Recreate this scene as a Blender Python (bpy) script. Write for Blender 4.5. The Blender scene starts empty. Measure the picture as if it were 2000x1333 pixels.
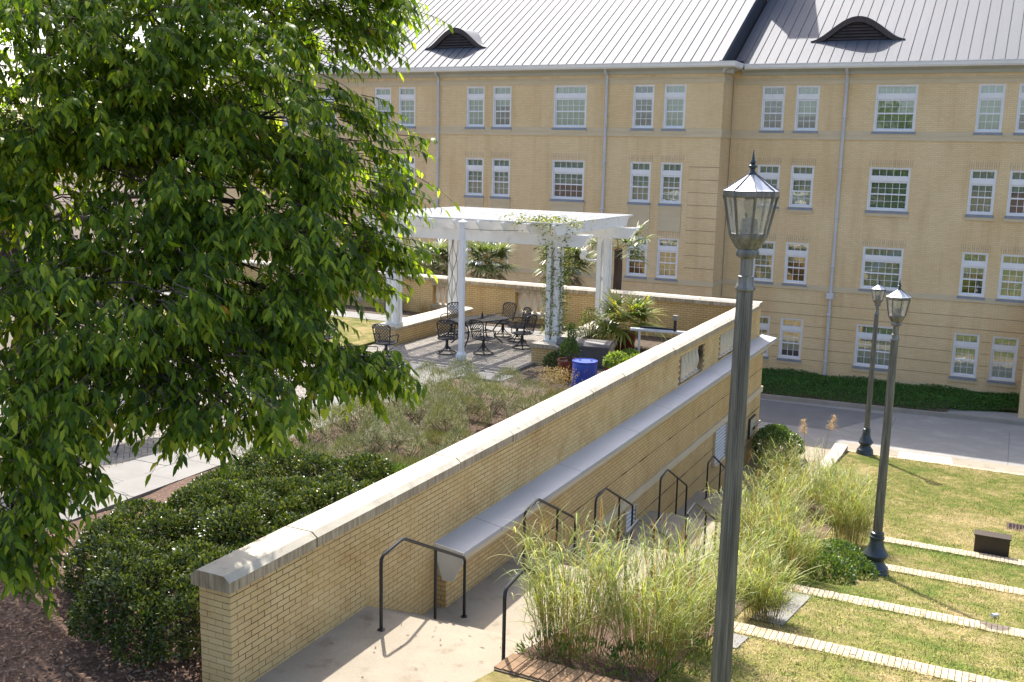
import bpy, math, random
import numpy as np
from mathutils import Vector, Matrix
R_ = math.radians
random.seed(7); rng = np.random.default_rng(7)
scene = bpy.context.scene
COL = scene.collection

# ------------------------------------------------------------------ camera, sky, sun, exposure
RIGHT = Vector((0.8960118, 0.4435069, 0.0215529))
DOWN = Vector((0.0982046, -0.1505971, -0.9837054))
FWD = Vector((-0.4330343, 0.8835282, -0.1784912))
cam_d = bpy.data.cameras.new('camera'); cam = bpy.data.objects.new('camera', cam_d); COL.objects.link(cam)
cam_d.sensor_width = 36.0; cam_d.lens = 1995.8 / 2000 * 36.0
cam_d.clip_start = 0.1; cam_d.clip_end = 4000
m = Matrix.Identity(4)
for i in range(3):
    m[i][0] = RIGHT[i]; m[i][1] = -DOWN[i]; m[i][2] = -FWD[i]
cam.matrix_world = m
scene.camera = cam
SUN = Vector((-0.455, 0.605, 1.0)).normalized()          # towards the sun
world = bpy.data.worlds.new('World'); scene.world = world; world.use_nodes = True
wn = world.node_tree.nodes; wl = world.node_tree.links
sky = wn.new('ShaderNodeTexSky'); sky.sky_type = 'NISHITA'; sky.sun_disc = False
sky.sun_elevation = math.asin(SUN.z); sky.sun_rotation = math.atan2(SUN.x, SUN.y)
sky.air_density = 0.8; sky.dust_density = 3.0; sky.ozone_density = 1.0
bg = wn['Background']; bg.inputs[1].default_value = 0.15
wl.new(sky.outputs[0], bg.inputs[0])
sun_d = bpy.data.lights.new('sun', 'SUN'); sun_d.energy = 3.4; sun_d.angle = R_(0.53); sun_d.color = (1.0, 0.965, 0.91)
sun = bpy.data.objects.new('sun', sun_d); COL.objects.link(sun)
sun.rotation_euler = (-SUN).to_track_quat('-Z', 'Y').to_euler(); sun.location = (-20, 30, 40)
vs = scene.view_settings; vs.view_transform = 'Standard'; vs.look = 'None'; vs.gamma = 1.0; vs.exposure = 1.36
vs.use_curve_mapping = False
vs.use_white_balance = True; vs.white_balance_temperature = 6620; vs.white_balance_tint = 10
scene.cycles.max_bounces = 8; scene.cycles.transparent_max_bounces = 12

# ------------------------------------------------------------------ materials
def sock(node, *names):
    for n in names:
        if n in node.inputs: return node.inputs[n]
class NT:
    def __init__(s, name):
        s.m = bpy.data.materials.new(name); s.m.use_nodes = True
        s.t = s.m.node_tree; s.n = s.t.nodes; s.l = s.t.links
        s.b = s.n['Principled BSDF']; s.out = s.n['Material Output']
        s.geo = s.n.new('ShaderNodeNewGeometry')
    def new(s, t, **kw):
        n = s.n.new(t)
        for k, v in kw.items(): setattr(n, k, v)
        return n
    def mapv(s, scale=(1, 1, 1), src=None):
        mp = s.new('ShaderNodeMapping'); mp.inputs['Scale'].default_value = scale
        s.l.new(src or s.geo.outputs['Position'], mp.inputs['Vector']); return mp.outputs[0]
    def noise(s, scale, detail=4, vec=None, rough=.6):
        n = s.new('ShaderNodeTexNoise'); n.inputs['Scale'].default_value = scale; n.inputs['Detail'].default_value = detail
        n.inputs['Roughness'].default_value = rough
        s.l.new(vec or s.geo.outputs['Position'], n.inputs['Vector']); return n.outputs['Fac']
    def ramp(s, fac, stops, interp='LINEAR'):
        r = s.new('ShaderNodeValToRGB'); r.color_ramp.interpolation = interp
        e = r.color_ramp.elements
        while len(e) < len(stops): e.new(.5)
        for el, (p, c) in zip(e, stops):
            el.position = p; el.color = (*c, 1) if len(c) == 3 else c
        s.l.new(fac, r.inputs[0]); return r.outputs[0]
    def mix(s, fac, a, b, mode='MIX'):
        n = s.new('ShaderNodeMix', data_type='RGBA', blend_type=mode)
        for sk, v in ((n.inputs[0], fac), (n.inputs[6], a), (n.inputs[7], b)):
            if hasattr(v, 'is_output'): s.l.new(v, sk)
            elif isinstance(v, (int, float)): sk.default_value = v
            else: sk.default_value = (*v, 1)
        return n.outputs[2]
    def math(s, op, a, b=0.0):
        n = s.new('ShaderNodeMath', operation=op)
        for sk, v in ((n.inputs[0], a), (n.inputs[1], b)):
            if hasattr(v, 'is_output'): s.l.new(v, sk)
            else: sk.default_value = v
        return n.outputs[0]
    def bump(s, h, strength=.3, dist=.01):
        b = s.new('ShaderNodeBump'); b.inputs['Strength'].default_value = strength; b.inputs['Distance'].default_value = dist
        s.l.new(h, b.inputs['Height']); s.l.new(b.outputs[0], s.b.inputs['Normal']); return b
    def set(s, color=None, rough=None, metal=None, spec=None):
        for nm, v in (('Base Color', color), ('Roughness', rough), ('Metallic', metal), ('Specular IOR Level', spec)):
            if v is None: continue
            sk = s.b.inputs[nm]
            if hasattr(v, 'is_output'): s.l.new(v, sk)
            elif isinstance(v, (int, float)): sk.default_value = v
            else: sk.default_value = (*v, 1)
        return s.m

def mat(name, c1, c2=None, scale=4, rough=.75, metal=0, bump=0, bscale=60, stretch=(1, 1, 1), spec=.4, c3=None, bd=.01):
    t = NT(name); c2 = c2 or tuple(x * .8 for x in c1)
    v = t.mapv(stretch)
    f = t.noise(scale, 6, v)
    stops = [(.3, c1), (.7, c2)] if c3 is None else [(.25, c1), (.5, c2), (.75, c3)]
    col = t.ramp(f, stops)
    if bump: t.bump(t.noise(bscale, 4), bump, bd)
    return t.set(col, rough, metal, spec)

def island(t):
    oi = t.new('ShaderNodeObjectInfo')
    return t.math('FRACT', t.math('ADD', oi.outputs['Random'], t.geo.outputs['Random Per Island']))

def leafmat(name, cols, trans=.35, rough=.42, spec=.5, tboost=1.5, nscale=.0):
    t = NT(name); r = island(t)
    n = len(cols); col = t.ramp(r, [(i / max(1, n - 1), c) for i, c in enumerate(cols)])
    if nscale:
        col = t.mix(t.ramp(t.noise(nscale, 3), [(.35, (0, 0, 0)), (.65, (1, 1, 1))]), col, t.mix(1.0, col, (1.25, 1.15, .55), 'MULTIPLY'))
    t.set(col, rough, 0, spec)
    tr = t.new('ShaderNodeBsdfTranslucent')
    t.l.new(t.mix(1.0, col, (tboost * 1.15, tboost * 1.15, tboost * .5), 'MULTIPLY'), tr.inputs[0])
    mx = t.new('ShaderNodeMixShader'); mx.inputs[0].default_value = trans
    t.l.new(t.b.outputs[0], mx.inputs[1]); t.l.new(tr.outputs[0], mx.inputs[2]); t.l.new(mx.outputs[0], t.out.inputs[0])
    return t.m

def brickmat(name, c1, c2, mortar, vertical=False, msize=.009, stain=.35, bump=.35):
    t = NT(name)
    sx = t.new('ShaderNodeSeparateXYZ'); t.l.new(t.geo.outputs['Position'], sx.inputs[0])
    u = t.math('ADD', sx.outputs[0], sx.outputs[1]); cb = t.new('ShaderNodeCombineXYZ')
    a, b = (sx.outputs[2], u) if vertical else (u, sx.outputs[2])
    t.l.new(a, cb.inputs[0]); t.l.new(b, cb.inputs[1])
    br = t.new('ShaderNodeTexBrick'); t.l.new(cb.outputs[0], br.inputs['Vector'])
    br.inputs['Scale'].default_value = 1.0; br.inputs['Brick Width'].default_value = .203 if not vertical else .6
    br.inputs['Row Height'].default_value = .0677 if not vertical else .075; br.inputs['Mortar Size'].default_value = msize
    br.inputs['Mortar Smooth'].default_value = .2; br.inputs['Bias'].default_value = 0
    br.inputs['Color1'].default_value = (*c1, 1); br.inputs['Color2'].default_value = (*c2, 1); br.inputs['Mortar'].default_value = (*mortar, 1)
    st = t.noise(.55, 6, t.mapv((1, 1, .6)))
    col = t.mix(t.ramp(st, [(.35, (0, 0, 0)), (.75, (1, 1, 1))]), br.outputs['Color'],
                t.mix(1.0, br.outputs['Color'], (1 - stain * .35, 1 - stain * .5, 1 - stain * .75), 'MULTIPLY'))
    sk = t.ramp(t.noise(1.1, 5, t.mapv((2.2, 2.2, .16))), [(.52, (0, 0, 0)), (.74, (1, 1, 1))])
    col = t.mix(t.math('MULTIPLY', sk, .55), col, t.mix(1.0, col, (.78, .72, .66), 'MULTIPLY'))
    inv = t.math('SUBTRACT', 1.0, br.outputs['Fac'])
    t.bump(inv, bump, .006)
    return t.set(col, .85, 0, .25)

MAT = {}
MAT['facade'] = brickmat('facade_brick', (.77, .60, .365), (.71, .545, .32), (.62, .47, .275))
MAT['soldier'] = brickmat('soldier_brick', (.73, .575, .365), (.66, .51, .315), (.46, .345, .205), vertical=True, msize=.010)
MAT['wallbrick'] = brickmat('wall_brick', (.68, .495, .235), (.61, .43, .195), (.40, .27, .13), stain=.45)
def _brick():
    t = NT('buff_brick'); r = island(t)
    col = t.ramp(r, [(0, (.63, .44, .195)), (.4, (.68, .49, .23)), (.7, (.65, .46, .21)), (1, (.70, .515, .25))])
    n = t.noise(2.2, 6, t.mapv((1, 1, .8)))
    col = t.mix(t.ramp(n, [(.45, (0, 0, 0)), (.72, (1, 1, 1))]), col, t.mix(1.0, col, (.82, .74, .66), 'MULTIPLY'))
    t.bump(t.noise(90, 5), .35, .004)
    return t.set(col, .85, 0, .25)
MAT['brick'] = _brick()
def _mortar():
    t = NT('mortar'); n = t.noise(1.3, 6)
    col = t.ramp(n, [(.44, (.36, .245, .12)), (.54, (.20, .14, .08)), (.63, (.045, .038, .03))])
    t.bump(t.noise(150, 3), .4, .004)
    return t.set(col, .95, 0, .1)
MAT['mortar'] = _mortar()
def _lime():
    t = NT('limestone'); 
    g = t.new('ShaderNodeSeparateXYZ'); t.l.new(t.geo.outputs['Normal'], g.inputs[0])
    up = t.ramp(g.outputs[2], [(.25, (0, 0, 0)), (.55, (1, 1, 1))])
    base = t.ramp(t.noise(3, 6), [(.3, (.54, .495, .405)), (.55, (.48, .435, .35)), (.72, (.38, .345, .275))])
    base = t.mix(t.ramp(t.noise(70, 3), [(.4, (0, 0, 0)), (.7, (1, 1, 1))]), base, t.mix(1.0, base, (.9, .9, .9), 'MULTIPLY'))
    base = t.mix(t.ramp(t.noise(9, 7), [(.58, (0, 0, 0)), (.72, (1, 1, 1))]), base, t.mix(1.0, base, (.66, .65, .62), 'MULTIPLY'))
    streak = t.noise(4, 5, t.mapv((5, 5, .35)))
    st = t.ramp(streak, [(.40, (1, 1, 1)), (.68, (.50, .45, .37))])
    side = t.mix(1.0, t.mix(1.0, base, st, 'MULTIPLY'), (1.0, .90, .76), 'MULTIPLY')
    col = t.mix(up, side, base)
    t.bump(t.noise(60, 5), .25, .004)
    return t.set(col, .85, 0, .3)
MAT['lime'] = _lime()
MAT['groove'] = mat('groove_mortar', (.36, .265, .15), (.28, .20, .115), 3, .9)
MAT['shadebrick'] = mat('shade_painted_brick', (.27, .17, .095), (.20, .125, .07), 12, .9, bump=.3, bscale=90, bd=.004)  # planter edging brick, browned to paint in the dappled shade of the grasses
MAT['slat'] = mat('weathered_slat', (.66, .655, .63), (.50, .49, .46), 5, .7, stretch=(.3, 6, 6))
MAT['stone'] = mat('carved_stone', (.62, .55, .42), (.54, .47, .35), 5, .85)
MAT['belt'] = mat('belt_stone', (.60, .50, .335), (.54, .44, .29), 1.5, .85, stretch=(1, 1, 3))
def _conc():
    t = NT('concrete'); a = t.ramp(t.noise(1.1, 7), [(.3, (.36, .315, .245)), (.5, (.31, .268, .205)), (.7, (.34, .298, .23))])
    sp = t.ramp(t.noise(160, 2), [(.30, (.70, .70, .70)), (.5, (1, 1, 1)), (.75, (1.14, 1.13, 1.1))])
    st = t.ramp(t.noise(2.6, 7), [(.56, (1, 1, 1)), (.72, (.66, .63, .58))])
    t.bump(t.noise(140, 4), .3, .004)
    return t.set(t.mix(1.0, t.mix(1.0, a, sp, 'MULTIPLY'), st, 'MULTIPLY'), .92, 0, .2)
MAT['concrete'] = _conc()
MAT['slab'] = mat('paving_slab', (.23, .222, .205), (.185, .178, .162), 2.2, .9, bump=.2, bscale=90, bd=.004)
def _paver():
    t = NT('paver'); r = island(t)
    col = t.ramp(r, [(0, (.185, .17, .15)), (.5, (.225, .205, .175)), (1, (.265, .238, .20))])
    t.bump(t.noise(120, 4), .3, .003); return t.set(col, .9, 0, .25)
MAT['paver'] = _paver()
MAT['sandjoint'] = mat('joint_sand', (.10, .08, .055), (.15, .12, .08), 20, .95)
MAT['road'] = mat('road_concrete', (.33, .315, .29), (.26, .25, .23), .8, .9, bump=.25, bscale=150, bd=.004, c3=(.36, .345, .315))
MAT['asphalt'] = mat('asphalt', (.15, .148, .145), (.19, .187, .18), 1.2, .92, bump=.3, bscale=200, bd=.004)
MAT['kerb'] = mat('kerb_concrete', (.30, .275, .23), (.22, .20, .165), 2, .9)
MAT['mulch'] = mat('mulch', (.19, .115, .08), (.09, .052, .036), 22, .95, bump=.8, bscale=55, bd=.03, c3=(.28, .185, .13))
MAT['soil'] = mat('soil', (.12, .085, .055), (.06, .042, .03), 9, .95, bump=.7, bscale=40, bd=.03)
def _lawn():
    t = NT('lawn'); n = t.noise(.55, 5); n2 = t.noise(6, 5)
    n = t.math('ADD', t.math('MULTIPLY', n, .62), t.math('MULTIPLY', t.noise(3.2, 5), .38))
    a = t.ramp(n, [(.40, (.10, .13, .025)), (.50, (.19, .175, .06)), (.60, (.32, .25, .125))])
    b = t.ramp(n2, [(.3, (.6, .62, .5)), (.7, (1.1, 1.1, 1.0))])
    col = t.mix(1.0, a, b, 'MULTIPLY'); t.bump(t.noise(60, 5), .9, .03)
    return t.set(col, .95, 0, .15)
MAT['lawn'] = _lawn()
def _blade():
    t = NT('lawn_blades'); n = t.noise(.55, 5); r = t.geo.outputs['Random Per Island']
    n = t.math('ADD', t.math('MULTIPLY', n, .62), t.math('MULTIPLY', t.noise(3.2, 5), .38))
    a = t.ramp(n, [(.40, (.16, .22, .035)), (.50, (.26, .26, .07)), (.60, (.43, .35, .18))])
    b = t.ramp(r, [(0, (.65, .75, .5)), (.6, (1, 1, 1)), (1, (1.5, 1.3, 1.0))])
    return t.set(t.mix(1.0, a, b, 'MULTIPLY'), .7, 0, .2)
MAT['blade'] = _blade()
def _roof():
    t = NT('roof_metal')
    col = t.ramp(t.noise(.7, 4, t.mapv((1.5, .3, .3))), [(.3, (.062, .072, .092)), (.7, (.046, .055, .074))])
    t.bump(t.noise(1.6, 2, t.mapv((1.6, .5, .5))), .10, .05)
    return t.set(col, .70, 0, .80)
MAT['roof'] = _roof()
MAT['roofdark'] = mat('roof_side_metal', (.05, .053, .065), (.04, .042, .052), 1, .6, .3)
MAT['white'] = mat('white_paint', (.80, .80, .78), (.73, .725, .70), 2.5, .55, c3=(.79, .785, .765))
def _wpaint():
    t = NT('weathered_white'); n = t.noise(3.5, 7, t.mapv((1, 1, .7)))
    col = t.ramp(n, [(.3, (.82, .81, .78)), (.62, (.76, .745, .70)), (.76, (.50, .46, .38))])
    return t.set(col, .6, 0, .4)
MAT['wwhite'] = _wpaint()
MAT['trim'] = mat('window_paint', (.76, .76, .77), (.70, .70, .71), 3, .5)
MAT['gutter'] = mat('gutter_paint', (.78, .78, .78), (.70, .70, .70), 1.5, .4)
MAT['soffit'] = mat('soffit_paint', (.42, .43, .39), (.37, .38, .345), 1.5, .7)
MAT['lead'] = mat('lead_sill', (.26, .30, .37), (.20, .23, .285), 4, .6, .2)
MAT['flash'] = mat('grey_flashing', (.46, .475, .50), (.36, .375, .40), 1.3, .5, .35, stretch=(1, .35, 1))
MAT['flashcap'] = mat('cream_metal', (.74, .70, .60), (.68, .64, .54), 2, .5)
MAT['pipe'] = mat('downspout_paint', (.58, .59, .62), (.50, .51, .54), 2, .45)
MAT['bronze'] = mat('brown_copper', (.085, .062, .055), (.05, .042, .04), 3, .6, .3)
MAT['black'] = mat('black_rail', (.018, .018, .02), (.028, .028, .03), 6, .38, .2, spec=.5)
MAT['iron'] = mat('cast_iron', (.016, .017, .019), (.028, .028, .03), 9, .45, .2, spec=.5)
def _lampm():
    t = NT('lamp_metal'); n = t.noise(7, 6, t.mapv((4, 4, .25)))
    col = t.ramp(n, [(.3, (.09, .088, .080)), (.5, (.17, .165, .148)), (.7, (.29, .28, .245))])
    return t.set(col, .48, .35, .5)
MAT['lamp'] = _lampm()
MAT['lampbase'] = mat('lamp_base_paint', (.035, .048, .058), (.06, .075, .085), 7, .42, .3, spec=.5)
MAT['lamproof'] = mat('lamp_roof_metal', (.50, .52, .55), (.40, .415, .44), 5, .38, .5)
def glassmat(name, tint, gl=.12, rough=.02, fac=1.0):
    t = NT(name); tr = t.new('ShaderNodeBsdfTransparent'); tr.inputs[0].default_value = (*tint, 1)
    g = t.new('ShaderNodeBsdfGlossy'); g.inputs['Roughness'].default_value = rough
    fr = t.new('ShaderNodeFresnel'); fr.inputs[0].default_value = 1.5
    f = t.math('ADD', t.math('MULTIPLY', fr.outputs[0], fac), gl)
    t.bump(t.noise(2.2, 2), .08, .02); t.l.new(t.b.inputs['Normal'].links[0].from_socket, g.inputs['Normal'])
    mx = t.new('ShaderNodeMixShader'); t.l.new(f, mx.inputs[0])
    t.l.new(tr.outputs[0], mx.inputs[1]); t.l.new(g.outputs[0], mx.inputs[2]); t.l.new(mx.outputs[0], t.out.inputs[0])
    return t.m
MAT['glass'] = glassmat('window_glass', (.74, .87, .76), .22)
def _lglass():
    t = NT('lantern_glass'); tr = t.new('ShaderNodeBsdfTransparent'); tr.inputs[0].default_value = (.93, .92, .88, 1)
    t.set((.8, .78, .7), .25, 0, .5)
    mx = t.new('ShaderNodeMixShader')
    f = t.ramp(t.noise(9, 5, t.mapv((1, 1, .6))), [(.35, (.16, .16, .16)), (.75, (.55, .55, .55))])
    t.l.new(f, mx.inputs[0]); t.l.new(tr.outputs[0], mx.inputs[1]); t.l.new(t.b.outputs[0], mx.inputs[2]); t.l.new(mx.outputs[0], t.out.inputs[0])
    return t.m
MAT['lglass'] = _lglass()
def _blind():
    t = NT('window_blind'); oi = t.new('ShaderNodeObjectInfo')
    col = t.ramp(oi.outputs['Random'], [(0, (.60, .60, .48)), (.4, (.68, .67, .56)), (.7, (.52, .54, .42)), (1, (.70, .70, .62))])
    return t.set(col, .8, 0, .2)
MAT['blind'] = _blind()
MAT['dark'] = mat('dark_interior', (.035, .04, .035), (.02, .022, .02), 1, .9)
MAT['bulb'] = mat('lamp_bulb_glass', (.62, .56, .42), (.52, .46, .34), 8, .3)
MAT['ballast'] = mat('lamp_ballast', (.16, .16, .15), (.11, .11, .105), 8, .6)
MAT['blue'] = mat('blue_plastic', (.012, .05, .36), (.016, .065, .42), 3, .38, spec=.5)
MAT['terracotta'] = mat('red_glazed_pot', (.20, .035, .02), (.14, .025, .016), 5, .35, spec=.5)
MAT['resin'] = mat('brown_resin', (.13, .115, .105), (.10, .09, .082), 4, .6)
MAT['resinend'] = mat('tan_resin', (.36, .29, .215), (.30, .24, .18), 4, .65)
MAT['pvc'] = mat('white_pipe', (.66, .66, .64), (.58, .58, .56), 4, .4)
MAT['wood'] = mat('grey_lumber', (.34, .325, .30), (.25, .24, .22), 6, .85, stretch=(1, .2, 1))
MAT['box'] = mat('brown_steel', (.062, .045, .03), (.045, .034, .024), 3, .55, .2)
MAT['grate'] = mat('rusty_grate', (.10, .062, .055), (.06, .042, .04), 12, .75, .4)
MAT['bark'] = mat('bark', (.085, .062, .048), (.04, .03, .025), 7, .95, bump=.7, bscale=30, bd=.02, stretch=(1, 1, .3))
MAT['twig'] = mat('twig', (.13, .10, .08), (.09, .07, .055), 8, .9)
MAT['leaf'] = leafmat('tree_leaf', [(.028, .062, .004), (.064, .125, .007), (.115, .19, .011), (.20, .28, .017), (.34, .39, .035)], .50, .48, .3, 1.9)
MAT['leafy'] = leafmat('yellow_leaf', [(.42, .20, .02), (.30, .22, .03)], .4, .5, .3, 1.2)
MAT['hedge'] = leafmat('hedge_leaf', [(.018, .036, .006), (.042, .07, .011), (.085, .118, .02), (.16, .18, .045)], .25, .30, .5, 1.5)
MAT['rosemary'] = leafmat('sprig_leaf', [(.075, .105, .045), (.125, .155, .075), (.19, .215, .12), (.19, .165, .11)], .2, .6, .3, 1.2, .9)
MAT['dry'] = leafmat('dry_grass', [(.30, .22, .11), (.40, .31, .17), (.24, .16, .08)], .3, .7, .2, 1.1)
MAT['palm'] = leafmat('palm_leaf', [(.08, .13, .035), (.14, .20, .06), (.21, .26, .10), (.34, .34, .19)], .3, .35, .6, 1.3)
MAT['palmy'] = leafmat('potted_palm_leaf', [(.10, .19, .03), (.19, .27, .05), (.32, .35, .08), (.50, .40, .10)], .35, .35, .5, 1.3)
MAT['deadfrond'] = leafmat('dead_frond', [(.30, .24, .16), (.40, .33, .23), (.22, .17, .12)], .15, .8, .2, 1.0)
MAT['reed'] = leafmat('variegated_blade', [(.11, .17, .03), (.20, .26, .05), (.31, .36, .10), (.52, .52, .26), (.27, .29, .075)], .38, .5, .35, 1.25)
MAT['culm'] = leafmat('reed_culm', [(.14, .16, .045), (.24, .20, .07), (.33, .19, .07), (.22, .22, .08)], .2, .6, .3, 1.1)
MAT['plume'] = leafmat('reed_plume', [(.50, .36, .20), (.62, .47, .30), (.44, .28, .15)], .35, .8, .2, 1.2)
MAT['redblade'] = leafmat('rust_blade', [(.38, .17, .05), (.45, .24, .08), (.30, .15, .05)], .3, .6, .3, 1.2)
MAT['shrub'] = leafmat('shrub_leaf', [(.03, .075, .01), (.06, .12, .016), (.11, .17, .03), (.16, .21, .05)], .3, .35, .5, 1.5)
MAT['lime_leaf'] = leafmat('bright_leaf', [(.14, .22, .02), (.24, .32, .04), (.32, .38, .07)], .35, .45, .4, 1.3)
MAT['cover'] = leafmat('ground_cover_leaf', [(.03, .10, .014), (.05, .14, .018), (.075, .18, .028)], .2, .5, .35, 1.4)
MAT['vine'] = leafmat('vine_leaf', [(.06, .11, .02), (.13, .17, .03), (.26, .27, .07), (.40, .38, .14)], .3, .45, .4, 1.3)
MAT['chipm'] = leafmat('mulch_chip', [(.15, .085, .055), (.24, .15, .10), (.36, .26, .19), (.10, .06, .04)], .0, .9, .1, 1)

# ------------------------------------------------------------------ mesh helpers
ORG = {}
def world_org(p): return ORG.get(p.name, Vector((0, 0, 0))) if p else Vector((0, 0, 0))
class MB:
    def __init__(s): s.v = []; s.f = []; s.mi = []; s.cur = 0
    def add(s, vs, fs):
        o = len(s.v); s.v += [tuple(v) for v in vs]
        for f in fs: s.f.append(tuple(i + o for i in f)); s.mi.append(s.cur)
        return s
    def box(s, x0, x1, y0, y1, z0, z1):
        return s.add([(x0, y0, z0), (x1, y0, z0), (x1, y1, z0), (x0, y1, z0), (x0, y0, z1), (x1, y0, z1), (x1, y1, z1), (x0, y1, z1)],
                     [(0, 3, 2, 1), (4, 5, 6, 7), (0, 1, 5, 4), (1, 2, 6, 5), (2, 3, 7, 6), (3, 0, 4, 7)])
    def quad(s, a, b, c, d): return s.add([a, b, c, d], [(0, 1, 2, 3)])
    def prism(s, prof, axis, a, b):
        """closed 2-D profile extruded along an axis ('x': profile=(y,z); 'y': (x,z); 'z': (x,y))"""
        n = len(prof)
        def P(p, t): return {'x': (t, p[0], p[1]), 'y': (p[0], t, p[1]), 'z': (p[0], p[1], t)}[axis]
        vs = [P(p, a) for p in prof] + [P(p, b) for p in prof]
        fs = [(i, (i + 1) % n, n + (i + 1) % n, n + i) for i in range(n)] + [tuple(range(n - 1, -1, -1)), tuple(range(n, 2 * n))]
        return s.add(vs, fs)
    def tube(s, pts, r, n=8, cap=True, close=False):
        pts = [Vector(p) for p in pts]; k = len(pts)
        rs = r if isinstance(r, (list, tuple)) else [r] * k
        vs = []; up = None
        for i, p in enumerate(pts):
            if close: d = (pts[(i + 1) % k] - pts[i - 1]).normalized()
            else: d = (pts[min(i + 1, k - 1)] - pts[max(i - 1, 0)]).normalized()
            if up is None: up = Vector((0, 0, 1)) if abs(d.z) < .9 else Vector((1, 0, 0))
            a = d.cross(up)
            if a.length < 1e-4: a = d.cross(Vector((0, 1, 0)))
            a.normalize(); b = d.cross(a).normalized(); up = -b if False else b.cross(d) * 0 + (up - d * up.dot(d)).normalized()
            for j in range(n):
                t = 2 * math.pi * j / n; vs.append(p + a * (math.cos(t) * rs[i]) + b * (math.sin(t) * rs[i]))
        fs = []
        for i in range(k if close else k - 1):
            i2 = (i + 1) % k
            for j in range(n): fs.append((i * n + j, i * n + (j + 1) % n, i2 * n + (j + 1) % n, i2 * n + j))
        if cap and not close: fs += [tuple(range(n - 1, -1, -1)), tuple(range((k - 1) * n, k * n))]
        return s.add(vs, fs)
    def lathe(s, prof, n=16, c=(0, 0, 0), rot=0.0, flute=None):
        vs = []; k = len(prof)
        for r, z in prof:
            for j in range(n):
                t = 2 * math.pi * j / n + rot; rr = r * (1 - (flute if flute and j % 2 else 0))
                vs.append((c[0] + rr * math.cos(t), c[1] + rr * math.sin(t), c[2] + z))
        fs = [(i * n + j, i * n + (j + 1) % n, (i + 1) * n + (j + 1) % n, (i + 1) * n + j) for i in range(k - 1) for j in range(n)]
        if prof[0][0] > 1e-4: fs.append(tuple(range(n - 1, -1, -1)))
        if prof[-1][0] > 1e-4: fs.append(tuple(range((k - 1) * n, k * n)))
        return s.add(vs, fs)
    def mesh(s, name, mats, org=(0, 0, 0), smooth=False):
        me = bpy.data.meshes.new(name); o = Vector(org)
        me.from_pydata([(v[0] - o.x, v[1] - o.y, v[2] - o.z) for v in s.v], [], s.f)
        for mm in (mats if isinstance(mats, (list, tuple)) else [mats]): me.materials.append(MAT[mm])
        if any(s.mi): me.polygons.foreach_set('material_index', s.mi)
        if smooth:
            me.polygons.foreach_set('use_smooth', [True] * len(me.polygons))
            try: me.set_sharp_from_angle(angle=R_(40))
            except Exception: pass
        me.update(); return me
    def build(s, name, mats, parent=None, smooth=False, local=False, org=None):
        if parent is not None and not local:
            return link(name, s.mesh(name, mats, world_org(parent), smooth), parent)
        if parent is None and org is not None:
            o = link(name, s.mesh(name, mats, org, smooth)); o.location = org; ORG[o.name] = Vector(org); return o
        return link(name, s.mesh(name, mats, (0, 0, 0), smooth), parent)
def link(name, me, parent=None):
    o = bpy.data.objects.new(name, me); COL.objects.link(o)
    if parent is not None:
        o.parent = parent; ORG[o.name] = world_org(parent)
    return o
def tag(o, label=None, cat=None, group=None, kind=None):
    for k, v in (('label', label), ('category', cat), ('group', group), ('kind', kind)):
        if v: o[k] = v
    return o
def thing(name, label, cat, loc=(0, 0, 0), rz=0.0, group=None):
    o = bpy.data.objects.new(name, None); COL.objects.link(o); o.location = loc; o.rotation_euler = (0, 0, rz)
    o.empty_display_size = .2; ORG[o.name] = Vector(loc)
    return tag(o, label, cat, group)
def copy_tree(o, parent=None):
    c = o.copy(); COL.objects.link(c)
    if parent is not None: c.parent = parent
    for ch in o.children: copy_tree(ch, c)
    return c
def npmesh(name, V, F, matname, parent=None, smooth=True, local=False):
    V = np.asarray(V, dtype=np.float32); F = np.asarray(F, dtype=np.int32); k = F.shape[1]
    if parent is not None and not local:
        V = V - np.array(world_org(parent), dtype=np.float32)
    me = bpy.data.meshes.new(name); me.vertices.add(len(V)); me.vertices.foreach_set('co', V.ravel())
    me.loops.add(F.size); me.loops.foreach_set('vertex_index', F.ravel())
    me.polygons.add(len(F)); me.polygons.foreach_set('loop_start', np.arange(0, F.size, k, dtype=np.int32))
    me.polygons.foreach_set('loop_total', np.full(len(F), k, dtype=np.int32))
    me.materials.append(MAT[matname]); me.update(calc_edges=True)
    me.polygons.foreach_set('use_smooth', [bool(smooth)] * len(F))
    return link(name, me, parent)
def nrm(a): return a / np.maximum(np.linalg.norm(a, axis=-1, keepdims=True), 1e-6)
def leaves_geo(P, D, N, L, W, droop=.25, shape=((.0, .12), (.32, 1.0), (.68, .72), (1.0, .0))):
    """P base points, D leaf axes, N approx normals; returns V,F(tris)"""
    n = len(P); D = nrm(D); S = nrm(np.cross(D, N)); N = nrm(np.cross(S, D))
    L = L[:, None]; W = W[:, None]; Vs = []
    def at(t, w, side):
        return P + D * (L * t) + S * (side * W * w * .5) - N * (L * droop * t * t) + N * (W * .12 * abs(side) * w)
    V = np.stack([P, at(shape[1][0], shape[1][1], -1), at(shape[1][0], shape[1][1], 1), at(shape[2][0], shape[2][1], -1), at(shape[2][0], shape[2][1], 1), at(1.0, 0, 0)], 1).reshape(-1, 3)
    b = np.arange(n)[:, None] * 6
    F = np.concatenate([b + np.array([[0, 2, 1]]), b + np.array([[1, 2, 4]]), b + np.array([[1, 4, 3]]), b + np.array([[3, 4, 5]])], 1).reshape(-1, 3)
    return V, F
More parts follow.
